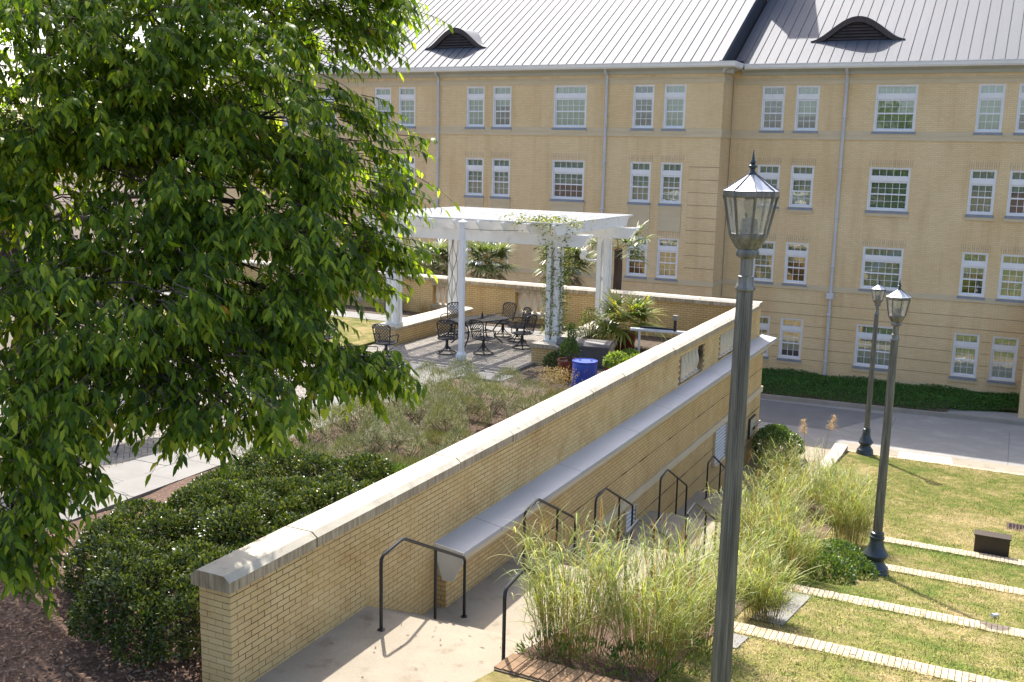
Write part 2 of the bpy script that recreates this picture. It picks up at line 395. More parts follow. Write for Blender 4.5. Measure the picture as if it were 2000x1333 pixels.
def blades_geo(P, D, L, W, bend, segs=4, g=(0, 0, -1)):
    """arching strips; D initial directions, bend = how far the tip falls"""
    n = len(P); D = nrm(D); G = np.array(g, dtype=float)[None]
    S = nrm(np.cross(D, np.array([[0, 0, 1.0]])) + rng.normal(0, .05, (n, 3)))
    rows = []
    for i in range(segs + 1):
        t = i / segs; c = P + D * (L * t)[:, None] + G * (L * bend * t * t)[:, None]
        w = (W * (1 - t ** 2.2) * (.55 + .45 * min(1, t * 4)))[:, None] * .5
        rows += [c - S * w, c + S * w]
    V = np.stack(rows, 1).reshape(-1, 3); k = 2 * (segs + 1); b = np.arange(n)[:, None] * k
    F = np.concatenate([b + np.array([[2 * i, 2 * i + 1, 2 * i + 3, 2 * i + 2]]) for i in range(segs)], 1).reshape(-1, 4)
    return V, F
def rdir(n, zlo=-1, zhi=1):
    a = rng.uniform(0, 2 * math.pi, n); z = rng.uniform(zlo, zhi, n); r = np.sqrt(np.maximum(0, 1 - z * z))
    return np.stack([r * np.cos(a), r * np.sin(a), z], 1)

ZT = -5.39                                              # terrace / upper landing level
def lawn_z(y): return float(np.interp(y, [2, 5, 7.8, 12.5, 15.8, 19.2, 21.6, 25, 32], [-4.2, -4.55, -5.02, -6.0, -6.7, -7.37, -7.68, -8.1, -8.68]))

# ------------------------------------------------------------------ the setting
b = MB(); b.quad((-900, -300, -9.2), (900, -300, -9.2), (900, 2500, -9.2), (-900, 2500, -9.2)); g = b.build('ground', 'soil'); tag(g, kind='structure')
b = MB(); b.box(-40, 14, 31.9, 38.6, -9.0, -8.75); tag(b.build('road', 'road'), kind='structure')
b = MB(); b.add([(-12, 34.2, -8.746), (-4.9, 34.2, -8.746), (-3.4, 37.55, -8.746), (-12, 37.35, -8.746)], [(0, 1, 2, 3)])
tag(b.build('asphalt_strip', 'asphalt'), kind='structure')
# kerb and bank in front of the dormitory
def kerb_y(x): return 37.35 + (x + 12) * .078
kp = [-34, -12, -8, -4, -1.8, 0, 6]
b = MB()
for x0, x1 in zip(kp[:-1], kp[1:]):
    ya, yb = kerb_y(max(x0, -12)), kerb_y(max(x1, -12))
    vs = []
    for x, y in ((x0, ya), (x1, yb)): vs += [(x, y, -8.8), (x, y + .03, -8.61), (x, y + .17, -8.60), (x, y + .17, -8.8)]
    b.add(vs, [(0, 1, 5, 4), (1, 2, 6, 5), (2, 3, 7, 6)])
tag(b.build('kerb', 'kerb'), kind='structure')
b = MB()
for x0, x1 in ((-34, -12), (-12, -8), (-8, -4), (-4, -1.6)):
    q = []
    for x in (x0, x1):
        y0 = kerb_y(max(x, -12)) + .16; q.append([(x, y0, -8.64), (x, y0 + 1.0, -8.45), (x, 41.3, -8.36 if x > -6 else -8.55)])
    for i in range(2): b.quad(q[0][i], q[1][i], q[1][i + 1], q[0][i + 1])
b.add([(-1.6, kerb_y(-1.6) + .9, -8.60), (.7, kerb_y(.7) + 1.35, -8.5), (.7, 41.3, -8.30), (-1.6, 41.3, -8.33)], [(0, 1, 2, 3)])
bank = b.build('grass_bank', 'soil'); tag(bank, kind='structure')
b = MB(); b.add([(-1.75, kerb_y(-1.75) + .16, -8.612), (8, kerb_y(8) + .16, -8.612), (8, 41.2, -8.612), (.7, 41.2, -8.612), (.7, kerb_y(.7) + 1.35, -8.612), (-1.6, kerb_y(-1.6) + .9, -8.612)], [(0, 1, 2, 3, 4, 5)])
tag(b.build('sidewalk', 'road'), kind='structure')
n = 42000
px = rng.uniform(-10.5, .66, n); t = rng.uniform(0, 1, n) ** .85
y0 = 37.35 + (px + 12) * .078 + .15 + np.clip((px + 2.6) / 3.0, 0, 1) * 1.15
py = y0 + t * (41.22 - y0); pz = np.interp(t, [0, .3, 1], [-8.62, -8.45, -8.38]) + rng.uniform(0, .13, n) * (1 + .5 * np.sin(px * 2.3) * np.sin(py * 3.1))
P = np.stack([px, py, pz], 1)
V, F = leaves_geo(P, rdir(n, -.1, .8), rdir(n, .3, 1), rng.uniform(.05, .11, n), rng.uniform(.015, .035, n))
o = npmesh('ground_cover', V, F, 'cover'); tag(o, 'dense dark green ground cover on the bank before the dormitory', 'ground cover', kind='stuff')
# lawn (right of the stairs) as one stepped sheet
ys = [-6, 2, 5, 7.8, 10, 12.26, 12.5, 14, 15.55, 15.8, 17.5, 18.9, 19.2, 20.4, 21.3, 21.6, 23, 25, 28, 31.7]
xs = [-4.4, -2.95, -1.5, 0, 2, 5, 12]
b = MB(); vs = [(x, y, lawn_z(y) - .02) for y in ys for x in xs]; k = len(xs)
b.add(vs, [(j * k + i, j * k + i + 1, (j + 1) * k + i + 1, (j + 1) * k + i) for j in range(len(ys) - 1) for i in range(k - 1)])
lawn = b.build('lawn', 'lawn', smooth=True); tag(lawn, kind='structure')
n = 170000
py = 10.2 + (31.6 - 10.2) * rng.uniform(0, 1, n) ** 1.15; px = rng.uniform(-2.95, 1.6 + .05 * (py - 10), n)
pz = np.interp(py, [2, 5, 7.8, 12.5, 15.8, 19.2, 21.6, 25, 32], [-4.2, -4.55, -5.02, -6.0, -6.7, -7.37, -7.68, -8.1, -8.68]) - .02
clump = np.sin(px * 5.1 + np.sin(py * 3.3) * 2) * np.sin(py * 4.7 + np.sin(px * 2.9) * 2)
keep = rng.uniform(-1.1, 1, n) < clump + .55
P = np.stack([px, py, pz], 1)[keep]; n = len(P)
D = rdir(n, .25, 1.0)
ne = 9000; ey = np.concatenate([rng.normal(y_, .025, ne // 8) for y_ in (12.28, 12.62, 15.56, 15.90, 18.93, 19.27, 21.30, 21.64)]); ne = len(ey); ex = rng.uniform(-2.95, 2.4, ne)
P = np.concatenate([P, np.stack([ex, ey, np.array([lawn_z(v) for v in ey]) - .01], 1)]); D = np.concatenate([D, rdir(ne, .2, 1)]); n = len(P)
ln_ = np.concatenate([rng.uniform(.03, .085, n - ne) * (1 + .5 * np.maximum(0, clump[keep])), rng.uniform(.05, .13, ne)])
V, F = blades_geo(P, D, ln_, rng.uniform(.006, .012, n), np.full(n, .3), 2)
o = npmesh('lawn_grass', V, F, 'blade'); tag(o, 'short patchy sunlit lawn grass on the terraced slope', 'grass', kind='stuff')
# planter soil strip beside the stairs (a little proud of the lawn sheet)
b = MB(); yy = [9.06, 10, 12.5, 15.8, 19.2, 21.6, 25, 27.5]
for a, c in zip(yy[:-1], yy[1:]):
    b.quad((-4.42, a, lawn_z(a) + .02), (-2.95, a, lawn_z(a) + .012), (-2.95, c, lawn_z(c) + .012), (-4.42, c, lawn_z(c) + .02))
tag(b.build('planting_strip', 'mulch'), kind='structure')
# concrete stairs
FL = [9.66, 13.45, 16.35, 20.0, 23.75]; RISE = .165; TREAD = .335
prof = [(-3.0, ZT)]; z = ZT
for y in FL:
    for i in range(4):
        prof.append((y + i * TREAD, z)); z -= RISE; prof.append((y + i * TREAD, z))
zp = z; prof.append((31.9, zp - .04)); prof += [(31.9, -9.4), (-3.0, -9.4)]
b = MB(); b.prism(prof, 'x', -6.62, -4.44); st = b.build('stairs', 'concrete'); tag(st, kind='structure')
def stair_z(y):
    zz = ZT
    for f in FL:
        for i in range(4):
            if y > f + i * TREAD: zz -= RISE
    return zz
b = MB(); b.box(-40, -4.44, 30.3, 31.95, -9.3, -8.748); tag(b.build('path', 'concrete'), kind='structure')
b = MB(); b.box(-4.3, 12, 31.72, 32.9, -9.2, -8.744); pav = b.build('pavement', 'concrete'); tag(pav, kind='structure')
b = MB(); b.add([(-2.6, 32.0, -8.738), (-1.05, 32.05, -8.738), (-1.15, 32.75, -8.738), (-2.6, 32.72, -8.738)], [(0, 1, 2, 3)])
tag(b.build('pavement_patch', 'white', pav), kind='structure')
for i, x in enumerate((-3.2, .4, 3.6)):
    b = MB(); b.box(x, x + .025, 32.9, 37.2, -8.75, -8.7465); b.build('road_joint', 'asphalt', bpy.data.objects['road'])
# terrace: base sheet, slabs, herringbone pavers, beds
b = MB(); b.box(-40, -6.95, -4, 30.0, -9.2, ZT - .06); tag(b.build('terrace', 'sandjoint'), kind='structure')
terr = bpy.data.objects['terrace']
BED_X = -12.0
b = MB(); vs = []; fs = []
nx, ny = 26, 80
for j in range(ny + 1):
    for i in range(nx + 1):
        x = -12.02 + (5.0) * i / nx; y = 3.0 + 18.2 * j / ny
        if y < 9.5: x = -16 + 9.0 * i / nx if y < 8.4 else x
        vs.append((x, y, ZT + .0 + .05 * math.sin(x * 2.1 + y) * math.sin(y * 1.3) + random.uniform(-.012, .012) - .01))
b.add(vs, [(j * (nx + 1) + i, j * (nx + 1) + i + 1, (j + 1) * (nx + 1) + i + 1, (j + 1) * (nx + 1) + i) for j in range(ny) for i in range(nx)])
tag(b.build('mulch_bed', 'mulch', smooth=True), kind='structure')
n = 14000
P = np.stack([rng.uniform(-13.5, -7.1, n), rng.uniform(4.2, 9.6, n), np.full(n, ZT + .03)], 1)
keep = ~((P[:, 1] > 8.5) & (P[:, 0] < -12.0)); P = P[keep]; n = len(P); P[:, 2] += rng.uniform(-.03, .04, n)
V, F = leaves_geo(P, rdir(n, -.25, .35), rdir(n, .5, 1), rng.uniform(.03, .10, n), rng.uniform(.012, .03, n), .1)
n2 = 5000; P2 = np.stack([rng.uniform(-11.9, -7.1, n2), rng.uniform(13, 21, n2), np.full(n2, ZT + .03)], 1)
V2, F2 = leaves_geo(P2, rdir(n2, -.25, .35), rdir(n2, .5, 1), rng.uniform(.03, .09, n2), rng.uniform(.012, .03, n2), .1)
o = npmesh('mulch_chips', np.concatenate([V, V2]), np.concatenate([F, F2 + len(V)]), 'chipm'); tag(o, 'loose brown bark chips on the planting bed', 'mulch', kind='stuff')
b = MB(); b.box(-10.9, -6.98, 21.0, 29.86, ZT - .3, ZT - .01); tag(b.build('planter_bed', 'soil'), kind='structure')
b = MB(); b.box(-24, -11.2, 28.75, 29.86, ZT - .3, ZT + .012); tag(b.build('wall_bed', 'soil'), kind='structure')
b = MB(); b.box(-34, -16.4, 22.6, 27.6, ZT - .3, ZT + .006); tag(b.build('terrace_lawn', 'lawn'), kind='structure')
# slabs: strip beside the bed, strip before the pergola, path beside terrace lawn
sm = {}
def slab(x0, x1, y0, y1, z=ZT):
    w, d = round(x1 - x0, 3), round(y1 - y0, 3)
    if (w, d) not in sm:
        q = MB(); q.box(.006, w - .006, .006, d - .006, -.06, 0); sm[(w, d)] = q.mesh('slab', 'slab')
    o = link('slab', sm[(w, d)], terr); o.location = (x0, y0, z + random.uniform(-.002, .003)); return o
y = 8.3
while y < 21.6:
    slab(-12.75, -12.0, y, y + .95); slab(-13.5, -12.75, y - .45, y + .5); y += .95
x = -17.5
while x < -11.0:
    if x + .95 < -13.4 or True: slab(x, x + .95, 21.65, 22.4)
    x += .95
for i in range(14): slab(-30 + i * .95, -29.05 + i * .95, 27.62, 28.7, ZT + .01)
x = -15.6
while x < -11.3: slab(x, x + .86, 28.0, 28.74); x += .86
# herringbone pavers
pav_boxes = []
def herring(x0, x1, y0, y1):
    w, l = .1, .2; out = []; c, s_ = math.cos(R_(45)), math.sin(R_(45))
    N = int(max(x1 - x0, y1 - y0) / .1 * 1.1) + 4; cx, cy = (x0 + x1) / 2, (y0 + y1) / 2
    for i in range(-N, N):
        for j in range(-N, N):
            m4 = (i - j) % 4
            if m4 == 0: u, v, a, bb = i * w, j * w, l, w
            elif m4 == 2 or m4 == 3:
                if m4 == 3: u, v, a, bb = i * w, j * w, w, l
                else: continue
            else: continue
            mx, my = u + a / 2, v + bb / 2
            X = cx + mx * c - my * s_; Y = cy + mx * s_ + my * c
            if x0 < X < x1 and y0 < Y < y1: out.append((X, Y, a > bb))
    return out
pv = herring(-19.5, -13.45, 8.9, 21.7) + herring(-15.55, -11.2, 22.45, 28.0) + herring(-16.2, -15.5, 22.4, 24.2)
pv.sort(key=lambda p: (p[0] + 13.7) ** 2 + (p[1] - 12.4) ** 2)
def paver_v(X, Y, lng, z):
    hx, hy = (.096, .046) if lng else (.046, .096); c, s_ = .70711, .70711; pts = []
    for zz in (z - .05, z):
        for dx, dy in ((-hx, -hy), (hx, -hy), (hx, hy), (-hx, hy)): pts.append((X + dx * c - dy * s_, Y + dx * s_ + dy * c, zz))
    return pts
FB = [(4, 5, 6, 7), (0, 1, 5, 4), (1, 2, 6, 5), (2, 3, 7, 6), (3, 0, 4, 7)]
pm = {}
for lng in (True, False):
    q = MB(); q.add(paver_v(0, 0, lng, 0), FB); pm[lng] = q.mesh('paver', 'paver')
for X, Y, lng in pv[:300]:
    o = link('paver', pm[lng], terr); o.location = (X, Y, ZT - .006 + random.uniform(-.003, .002))
Vp = []
for X, Y, lng in pv[300:]: Vp += paver_v(X, Y, lng, ZT - .006 + random.uniform(-.003, .002))
Fp = (np.arange(len(pv) - 300)[:, None, None] * 8 + np.array(FB)[None]).reshape(-1, 4)
o = npmesh('paver_field', Vp, Fp, 'paver', terr, False); tag(o, kind='stuff')

# ------------------------------------------------------------------ the dormitory
YF, YL, XC = 41.267, 39.827, -10.69
bld = thing('dormitory_building', 'long buff brick dormitory with grey standing seam metal roof and white windows', 'building', (XC, YF, -8.6))
NAR, WID = .88, 1.47
RC = [(-9.07, NAR), (-7.76, NAR), (-4.535, WID), (-1.32, NAR), (-.01, NAR), (3.0, WID)]
LC = [(-31.4, NAR), (-29.6, WID), (-26.28, NAR), (-25.01, NAR), (-21.53, NAR), (-20.24, NAR), (-17.09, WID), (-13.91, NAR), (-12.61, NAR)]
ROWS = [(1.20, 2.90), (-1.75, -.13), (-4.76, -3.14), (-7.81, -6.17)]
def wall_holes(b, y, x0, x1, z0, z1, holes, depth=.16):
    X = sorted({x0, x1, *[h[0] for h in holes], *[h[1] for h in holes]}); Z = sorted({z0, z1, *[h[2] for h in holes], *[h[3] for h in holes]})
    for xa, xb in zip(X[:-1], X[1:]):
        for za, zb in zip(Z[:-1], Z[1:]):
            mx, mz = (xa + xb) / 2, (za + zb) / 2
            if any(h[0] < mx < h[1] and h[2] < mz < h[3] for h in holes): continue
            b.quad((xa, y, za), (xb, y, za), (xb, y, zb), (xa, y, zb))
    for a, c, d, e in holes:
        for p, q in (((a, d), (a, e)), ((a, e), (c, e)), ((c, e), (c, d)), ((c, d), (a, d))):
            b.quad((p[0], y, p[1]), (q[0], y, q[1]), (q[0], y + depth, q[1]), (p[0], y + depth, p[1]))
hr = [(x - w / 2, x + w / 2, a, c) for x, w in RC for a, c in ROWS]
hl = [(x - w / 2, x + w / 2, a, c) for x, w in LC for a, c in ROWS[:3]]
b = MB(); wall_holes(b, YF, XC, 8.0, -9.2, 3.5, hr); b.build('wall', 'facade', bld)
b = MB(); wall_holes(b, YL, -36, XC, -9.2, 3.5, hl); b.quad((XC, YL, -9.2), (XC, YF, -9.2), (XC, YF, 3.5), (XC, YL, 3.5)); b.build('wall', 'facade', bld)
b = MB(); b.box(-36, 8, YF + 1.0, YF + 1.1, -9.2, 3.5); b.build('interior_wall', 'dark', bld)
b = MB(); b.box(.64, 6.0, 38.9, YF - .01, -9.1, -4.95); b.box(.58, 6.06, 38.84, YF - .012, -4.95, -4.72); b.build('porch_wall', 'facade', bld)
# belts, frieze
b = MB()
for (xa, xb, y) in ((XC + .0, 8, YF), (-36, XC + .035, YL)):
    for z0, z1, pr in ((1.04, 1.195, .02), (.86, 1.035, .035), (-4.99, -4.775, .035), (2.935, 3.10, .015), (3.105, 3.16, .04)):
        b.box(xa, xb, y - pr, y + .05, z0, z1)
for z0, z1, pr in ((1.04, 1.195, .02), (.86, 1.035, .035), (-4.99, -4.775, .035), (2.935, 3.10, .015), (3.105, 3.16, .04)):
    b.box(XC - .05, XC + pr, YL + .06, YF - .042, z0 + .001, z1 - .001)
b.build('belt_course', 'belt', bld)
# rustication grooves on the lowest storey and on the corner bay
b = MB()
for z in (-5.55, -6.0, -6.45, -6.9, -7.35, -7.8):
    xs_ = [XC] + [v for x, w in RC for v in (x - w / 2 - .06, x + w / 2 + .06)] + [8] if z < -6.1 else [XC, 8]
    for i in range(0, len(xs_), 2): b.box(xs_[i], xs_[i + 1], YF - .004, YF + .02, z, z + .022)
b.build('groove', 'groove', bld)
b = MB()
for i in range(10): b.box(-11.9 + .0, XC + .004, YL - .004, YL + .02, -4.3 + i * .5, -4.275 + i * .5) if i not in (9,) and -4.3 + i * .5 < .6 else None
b.build('groove', 'groove', bld)
# windows
def win_meshes(w, h):
    b = MB(); x0, x1 = -w / 2, w / 2
    def ring(xa, xb, za, zb, t, ya, yb):
        b.box(xa, xa + t, ya, yb, za, zb); b.box(xb - t, xb, ya, yb, za, zb); b.box(xa + t, xb - t, ya, yb, zb - t, zb); b.box(xa + t, xb - t, ya, yb, za, za + t)
    ring(x0, x1, 0, h, .055, .02, .15)
    tz = h - .065 - .25
    ring(x0 + .056, x1 - .056, tz - .21, h - .056, .03, .06, .14)
    b.box(x0 + .055, x1 - .055, .045, .145, tz - .20, tz)
    mid = .10 + (tz - .21 - .10) / 2
    ring(x0 + .057, x1 - .057, mid - .01, tz - .215, .05, .07, .13); ring(x0 + .057, x1 - .057, .056, mid + .045, .05, .085, .145)
    nc = 3 if w < 1.1 else 5
    gx0, gx1 = x0 + .107, x1 - .107
    for (za, zb, rows) in ((tz, h - .085, 1), (mid + .04, tz - .265, 2), (.106, mid - .005, 2)):
        for i in range(1, nc): x = gx0 + (gx1 - gx0) * i / nc; b.box(x - .009, x + .009, .088, .112, za, zb)
        for i in range(1, rows): z = za + (zb - za) * i / rows; b.box(gx0, gx1, .090, .110, z - .009, z + .009)
    fm = b.mesh('window', 'trim')
    g = MB(); g.quad((x0 + .06, .102, .06), (x1 - .06, .102, .06), (x1 - .06, .102, h - .06), (x0 + .06, .102, h - .06)); gm = g.mesh('glass', 'glass')
    s = MB(); s.prism([(-.075, -.10), (-.075, -.03), (.12, .012), (.12, -.10)], 'x', x0 - .04, x1 + .04); s.cur = 1
    s.box(x0 - .05, x1 + .05, -.05, .05, -.22, -.101); sm_ = s.mesh('sill', ['lead', 'belt'])
    return fm, gm, sm_
WM = {(w, i): win_meshes(w, ROWS[i][1] - ROWS[i][0]) for w in (NAR, WID) for i in range(4)}
BL = {}
def place_window(x, w, y, i, org):
    fm, gm, sm_ = WM[(w, i)]; h = ROWS[i][1] - ROWS[i][0]
    o = link('window', fm, bld); o.location = Vector((x, y, ROWS[i][0])) - org
    link('glass', gm, o); link('sill', sm_, o)
    r = random.random(); fr = 0 if r < .05 else (.45 if r < .15 else (.5 + .35 * random.random() if r < .38 else 1.0))
    if fr:
        key = (w, i, round(fr, 1)); fr = key[2]
        if key not in BL:
            q = MB(); z0 = .06 + (h - .12) * (1 - fr); k = 14
            pts = [(-w / 2 + .06 + (w - .12) * j / k, .20 + .018 * (j % 2)) for j in range(k + 1)]
            for (xa, ya), (xb, yb) in zip(pts[:-1], pts[1:]): q.quad((xa, ya, z0), (xb, yb, z0), (xb, yb, h - .06), (xa, ya, h - .06))
            BL[key] = q.mesh('blind', 'blind')
        link('blind', BL[key], o)
org = world_org(bld)
for x, w in RC:
    for i in range(4): place_window(x, w, YF, i, org)
for x, w in LC:
    for i in range(3): place_window(x, w, YL, i, org)
# soldier lintels, spandrel panels
sold = {}
def lintel(x, w, y, z):
    if w not in sold: q = MB(); q.box(-w / 2 - .06, w / 2 + .06, -.004, .05, .0, .27); sold[w] = q.mesh('lintel', 'soldier')
    o = link('lintel', sold[w], bld); o.location = Vector((x, y, z)) - org
for x, w in RC:
    for i in (1, 2): lintel(x, w, YF, ROWS[i][1] + .01)
for x, w in LC:
    for i in (1, 2): lintel(x, w, YL, ROWS[i][1] + .01)
span = {}
for x, w in LC:
    if w not in span:
        q = MB(); a, c = -w / 2 - .03, w / 2 + .03
        q.box(a, c, -.02, .03, 0, .9); q.box(a + .0, a + .07, -.035, -.0205, 0, .9); q.box(c - .07, c, -.035, -.0205, 0, .9)
        q.box(a + .07, c - .07, -.035, -.0205, .83, .9); q.box(a + .07, c - .07, -.035, -.0205, 0, .07); span[w] = q.mesh('spandrel_panel', 'belt')
    o = link('spandrel_panel', span[w], bld); o.location = Vector((x, YL, -2.87)) - org
# eaves
b = MB()
for xa, xb, y in ((XC + .36, 8, YF), (-36, XC + .36, YL)):
    b.prism([(y - .01, 3.29), (y - .06, 3.29), (y - .12, 3.40), (y - .36, 3.50), (y - .36, 3.53), (y - .01, 3.53)], 'x', xa, xb)
b.prism([(XC + .01, 3.291), (XC + .06, 3.291), (XC + .12, 3.401), (XC + .359, 3.501), (XC + .359, 3.53), (XC + .01, 3.53)], 'y', YL - .30, YF - .361)
b.build('soffit', 'soffit', bld)
b = MB()
for xa, xb, y in ((XC + .52, 8, YF), (-36, XC + .52, YL)):
    b.prism([(y - .34, 3.50), (y - .44, 3.50), (y - .49, 3.56), (y - .50, 3.66), (y - .53, 3.67), (y - .53, 3.70), (y - .36, 3.69), (y - .34, 3.66)], 'x', xa, xb)
b.prism([(XC + .34, 3.501), (XC + .44, 3.501), (XC + .49, 3.561), (XC + .50, 3.661), (XC + .519, 3.671), (XC + .519, 3.701), (XC + .36, 3.691)], 'y', YL - .30, YF - .532)
b.build('gutter', 'gutter', bld)
# standing seam roof
TH = math.tan(R_(31)); LEN = 11.0
def roof_z(y, ye): return 3.68 + (y - ye) * TH
YEL, YER = YL - .45, YF - .45
cs, sn = math.cos(R_(31)), math.sin(R_(31))
q = MB(); q.box(.0, .40, 0, LEN, -.012, 0); q.box(.390, .401, 0, LEN, 0.0005, .028); pmesh = q.mesh('roof_panel', 'roof')
for ye, x0, x1 in ((YEL, -36.3, XC - .06), (YER, XC + .04, 7)):
    b = MB(); b.add([(x0, ye, roof_z(ye, ye) - .03), (x1 + .02, ye, roof_z(ye, ye) - .03), (x1 + .02, ye + LEN * cs, roof_z(ye + LEN * cs, ye) - .03), (x0, ye + LEN * cs, roof_z(ye + LEN * cs, ye) - .03)], [(0, 1, 2, 3)])
    rf = b.build('roof', 'roofdark', bld)
    x = x1 - .40 if ye == YEL else x0 + .04
    while x0 - .01 <= x <= x1:
        o = link('roof_panel', pmesh, rf); o.location = Vector((x, ye, roof_z(ye, ye))) - org; o.rotation_euler = (R_(31), 0, 0)
        x += -.40 if ye == YEL else .40
yt = YEL + LEN * cs
b = MB(); b.add([(XC - .03, YEL, 3.66), (XC + .42, YEL, 3.66), (XC + .42, YER + .3, roof_z(YER + .3, YER) - .02), (XC - .03, YER + .3, 3.75)], [(0, 1, 2, 3)])
b.add([(XC - .03, YEL, 3.60), (XC - .03, YER + .2, 3.4), (XC - .03, yt, roof_z(yt, YER) - .1), (XC - .03, yt, roof_z(yt, YEL) + .03), (XC - .03, YEL, 3.71)], [(0, 1, 2, 3, 4)])
b.build('roof_step', 'roofdark', bld)
b = MB(); b.prism([(0, 0), (0, 0)], 'x', 0, 1) if False else None
for dx in (0,):
    p0 = Vector((XC - .10, YEL, roof_z(YEL, YEL))); n_ = Vector((0, -sn, cs)); d_ = Vector((0, cs, sn))
    vs = []
    for t in (0, LEN):
        for ox, oz in ((0, .0), (0, .06), (.10, .06), (.10, -.12)): vs.append(p0 + d_ * t + Vector((ox, 0, 0)) + n_ * oz)
    b.add(vs, [(0, 1, 5, 4), (1, 2, 6, 5), (2, 3, 7, 6), (0, 3, 2, 1)])
b.build('roof_edge_trim', 'roof', bld)
b = MB(); b.box(-36, 8, YER + LEN * cs - .3, YER + LEN * cs + 8, 3, roof_z(YER + LEN * cs, YEL) - .3); b.build('roof_back', 'roofdark', bld)
# eyebrow dormers
def dormer(xc, y0, ye, half, hmax):
    zb = roof_z(y0, ye); K = 36
    xs_ = [-half + 2 * half * i / K for i in range(K + 1)]
    h = [hmax * max(0.0, 1 - (x / half) ** 2) ** 2.0 for x in xs_]
    b = MB(); vs = []
    for x, hh in zip(xs_, h):
        vs.append((xc + x, y0 - .10, zb + hh + .05 - .06)); vs.append((xc + x, y0 + max(.02, (hh + .03) / TH) + .05, zb + hh + .03 + .02))
    b.add(vs, [(2 * i, 2 * i + 2, 2 * i + 3, 2 * i + 1) for i in range(K)]); d = b.build('dormer', 'roof', bld, smooth=True)
    b = MB(); vs = []
    for x, hh in zip(xs_, h):
        vs.append((xc + x, y0 - .102, zb + hh + .0)); vs.append((xc + x * .86, y0 - .102, zb + max(-.07, hh * .84 - .075)))
        vs.append((xc + x, y0 + .02, zb + hh - .01)); vs.append((xc + x * .86, y0 + .02, zb + max(-.07, hh * .84 - .075)))
    b.add(vs, [(4 * i, 4 * i + 4, 4 * i + 5, 4 * i + 1) for i in range(K)] + [(4 * i + 1, 4 * i + 5, 4 * i + 7, 4 * i + 3) for i in range(K)]); b.build('dormer_trim', 'bronze', d)
    b = MB(); b.add([(xc + x * .95, y0 + .03, zb + hh - .02) for x, hh in zip(xs_, h)] + [(xc + half * .9, y0 + .03, zb - .1), (xc - half * .9, y0 + .03, zb - .1)], [tuple(range(K + 3))]); b.build('dormer_back', 'dark', d)
    z = zb + .02
    while z < zb + hmax * .78:
        hw = half * .86
        for x, hh in zip(xs_, h):
            if hh * .84 - .075 > z - zb + .05: hw = abs(x) * .86; break
        b = MB(); b.prism([(y0 - .06, z), (y0 - .05, z - .012), (y0 + .02, z + .085), (y0 + .01, z + .097)], 'x', xc - hw, xc + hw); b.build('louver', 'bronze', d)
        z += .115
dormer(-23.2, 41.0, YEL, 1.55, .86); dormer(-6.28, 42.47, YER, 1.75, .88)
b = MB(); b.box(-11.5, -10.42, 46.25, 48.6, 5.5, 10.45); b.box(-11.55, -10.37, 46.2, 48.65, 10.45, 10.6); b.build('chimney', 'facade', bld)
# downspouts
def spout(x, y, zt, zb, r=.05, hopper=None):
    b = MB(); b.tube([(x, y - .34, zt + .12), (x, y - .30, zt + .02), (x, y - .09, zt - .14), (x, y - .075, zt - .3), (x, y - .075, zb)], r, 4)
    for z in np.arange(zt - 1.7, zb, -1.9): b.box(x - .075, x + .075, y - .14, y - .01, z, z + .05)
    if hopper: b.box(x - .13, x + .13, y - .2, y - .005, hopper, hopper + .24)
    b.build('downspout', 'pipe', bld)
spout(-6.34, YF, 3.4, -8.45, .055, -5.25); spout(-23.36, YL, 3.4, -8.5, .055); spout(-15.47, YL, 3.4, -8.5, .055)
b = MB(); b.tube([(XC + .06, YF - .05, 3.2), (XC + .06, YF - .05, -8.6)], .028, 6); b.build('pipe', 'belt', bld)

# ------------------------------------------------------------------ retaining wall by the stairs
XW = -6.6; WB = 7.28; ZC = -4.278
rw = thing('retaining_wall', 'long yellow brick retaining wall with limestone coping running beside the concrete stairs', 'wall', (XW - .2, WB, ZT))
OPEN = [(22.3, 24.05), (25.7, 27.6)]
b = MB(); xm = XW - .0045
b.box(XW - .40, xm, WB + .007, 11.28, -9.3, ZC)
for ya, yb in ((11.28, OPEN[0][0]), (OPEN[0][1], OPEN[1][0]), (OPEN[1][1], 30.2)): b.box(XW - .40, xm, ya, yb, -9.3, ZC - .001)
for ya, yb in OPEN: b.box(XW - .395, xm - .002, ya, yb, -9.3, -5.06); b.box(XW - .395, xm - .002, ya, yb, -4.40, ZC - .002)
b.build('wall_core', 'mortar', rw)
# bricks on the stair face and the near end
bricks = []
nc = int((ZC + 6.2) / .0677) + 1
for c in range(nc):
    zc = ZC - .0677 * (c + 1) + .004; off = 0 if c % 2 else -.1015; y = WB + off
    while y < 30.15:
        ya, yb = max(y, WB), min(y + .203, 30.2)
        if yb - ya > .03:
            ok = zc > -5.18 or ya < 11.2
            if zc + .06 < stair_z(ya) - .05 and ya < 11.3: ok = False
            zc2 = zc + .03
            for oa, ob in OPEN:
                if yb > oa and ya < ob and -5.06 < zc2 < -4.40: ok = False
            if ok: bricks.append((ya + .005, yb - .005, zc))
        y += .203
bricks.sort(key=lambda t: t[0])
bm = {}
def bbox_v(y0, y1, z0, xo): return [(XW - .05, y0, z0), (XW + xo, y0, z0), (XW + xo, y1, z0), (XW - .05, y1, z0), (XW - .05, y0, z0 + .0585), (XW + xo, y0, z0 + .0585), (XW + xo, y1, z0 + .0585), (XW - .05, y1, z0 + .0585)]
FBX = [(1, 2, 6, 5), (4, 5, 6, 7), (0, 1, 5, 4), (2, 3, 7, 6), (0, 3, 2, 1)]
wo = world_org(rw)
cnt = 0; rest = []
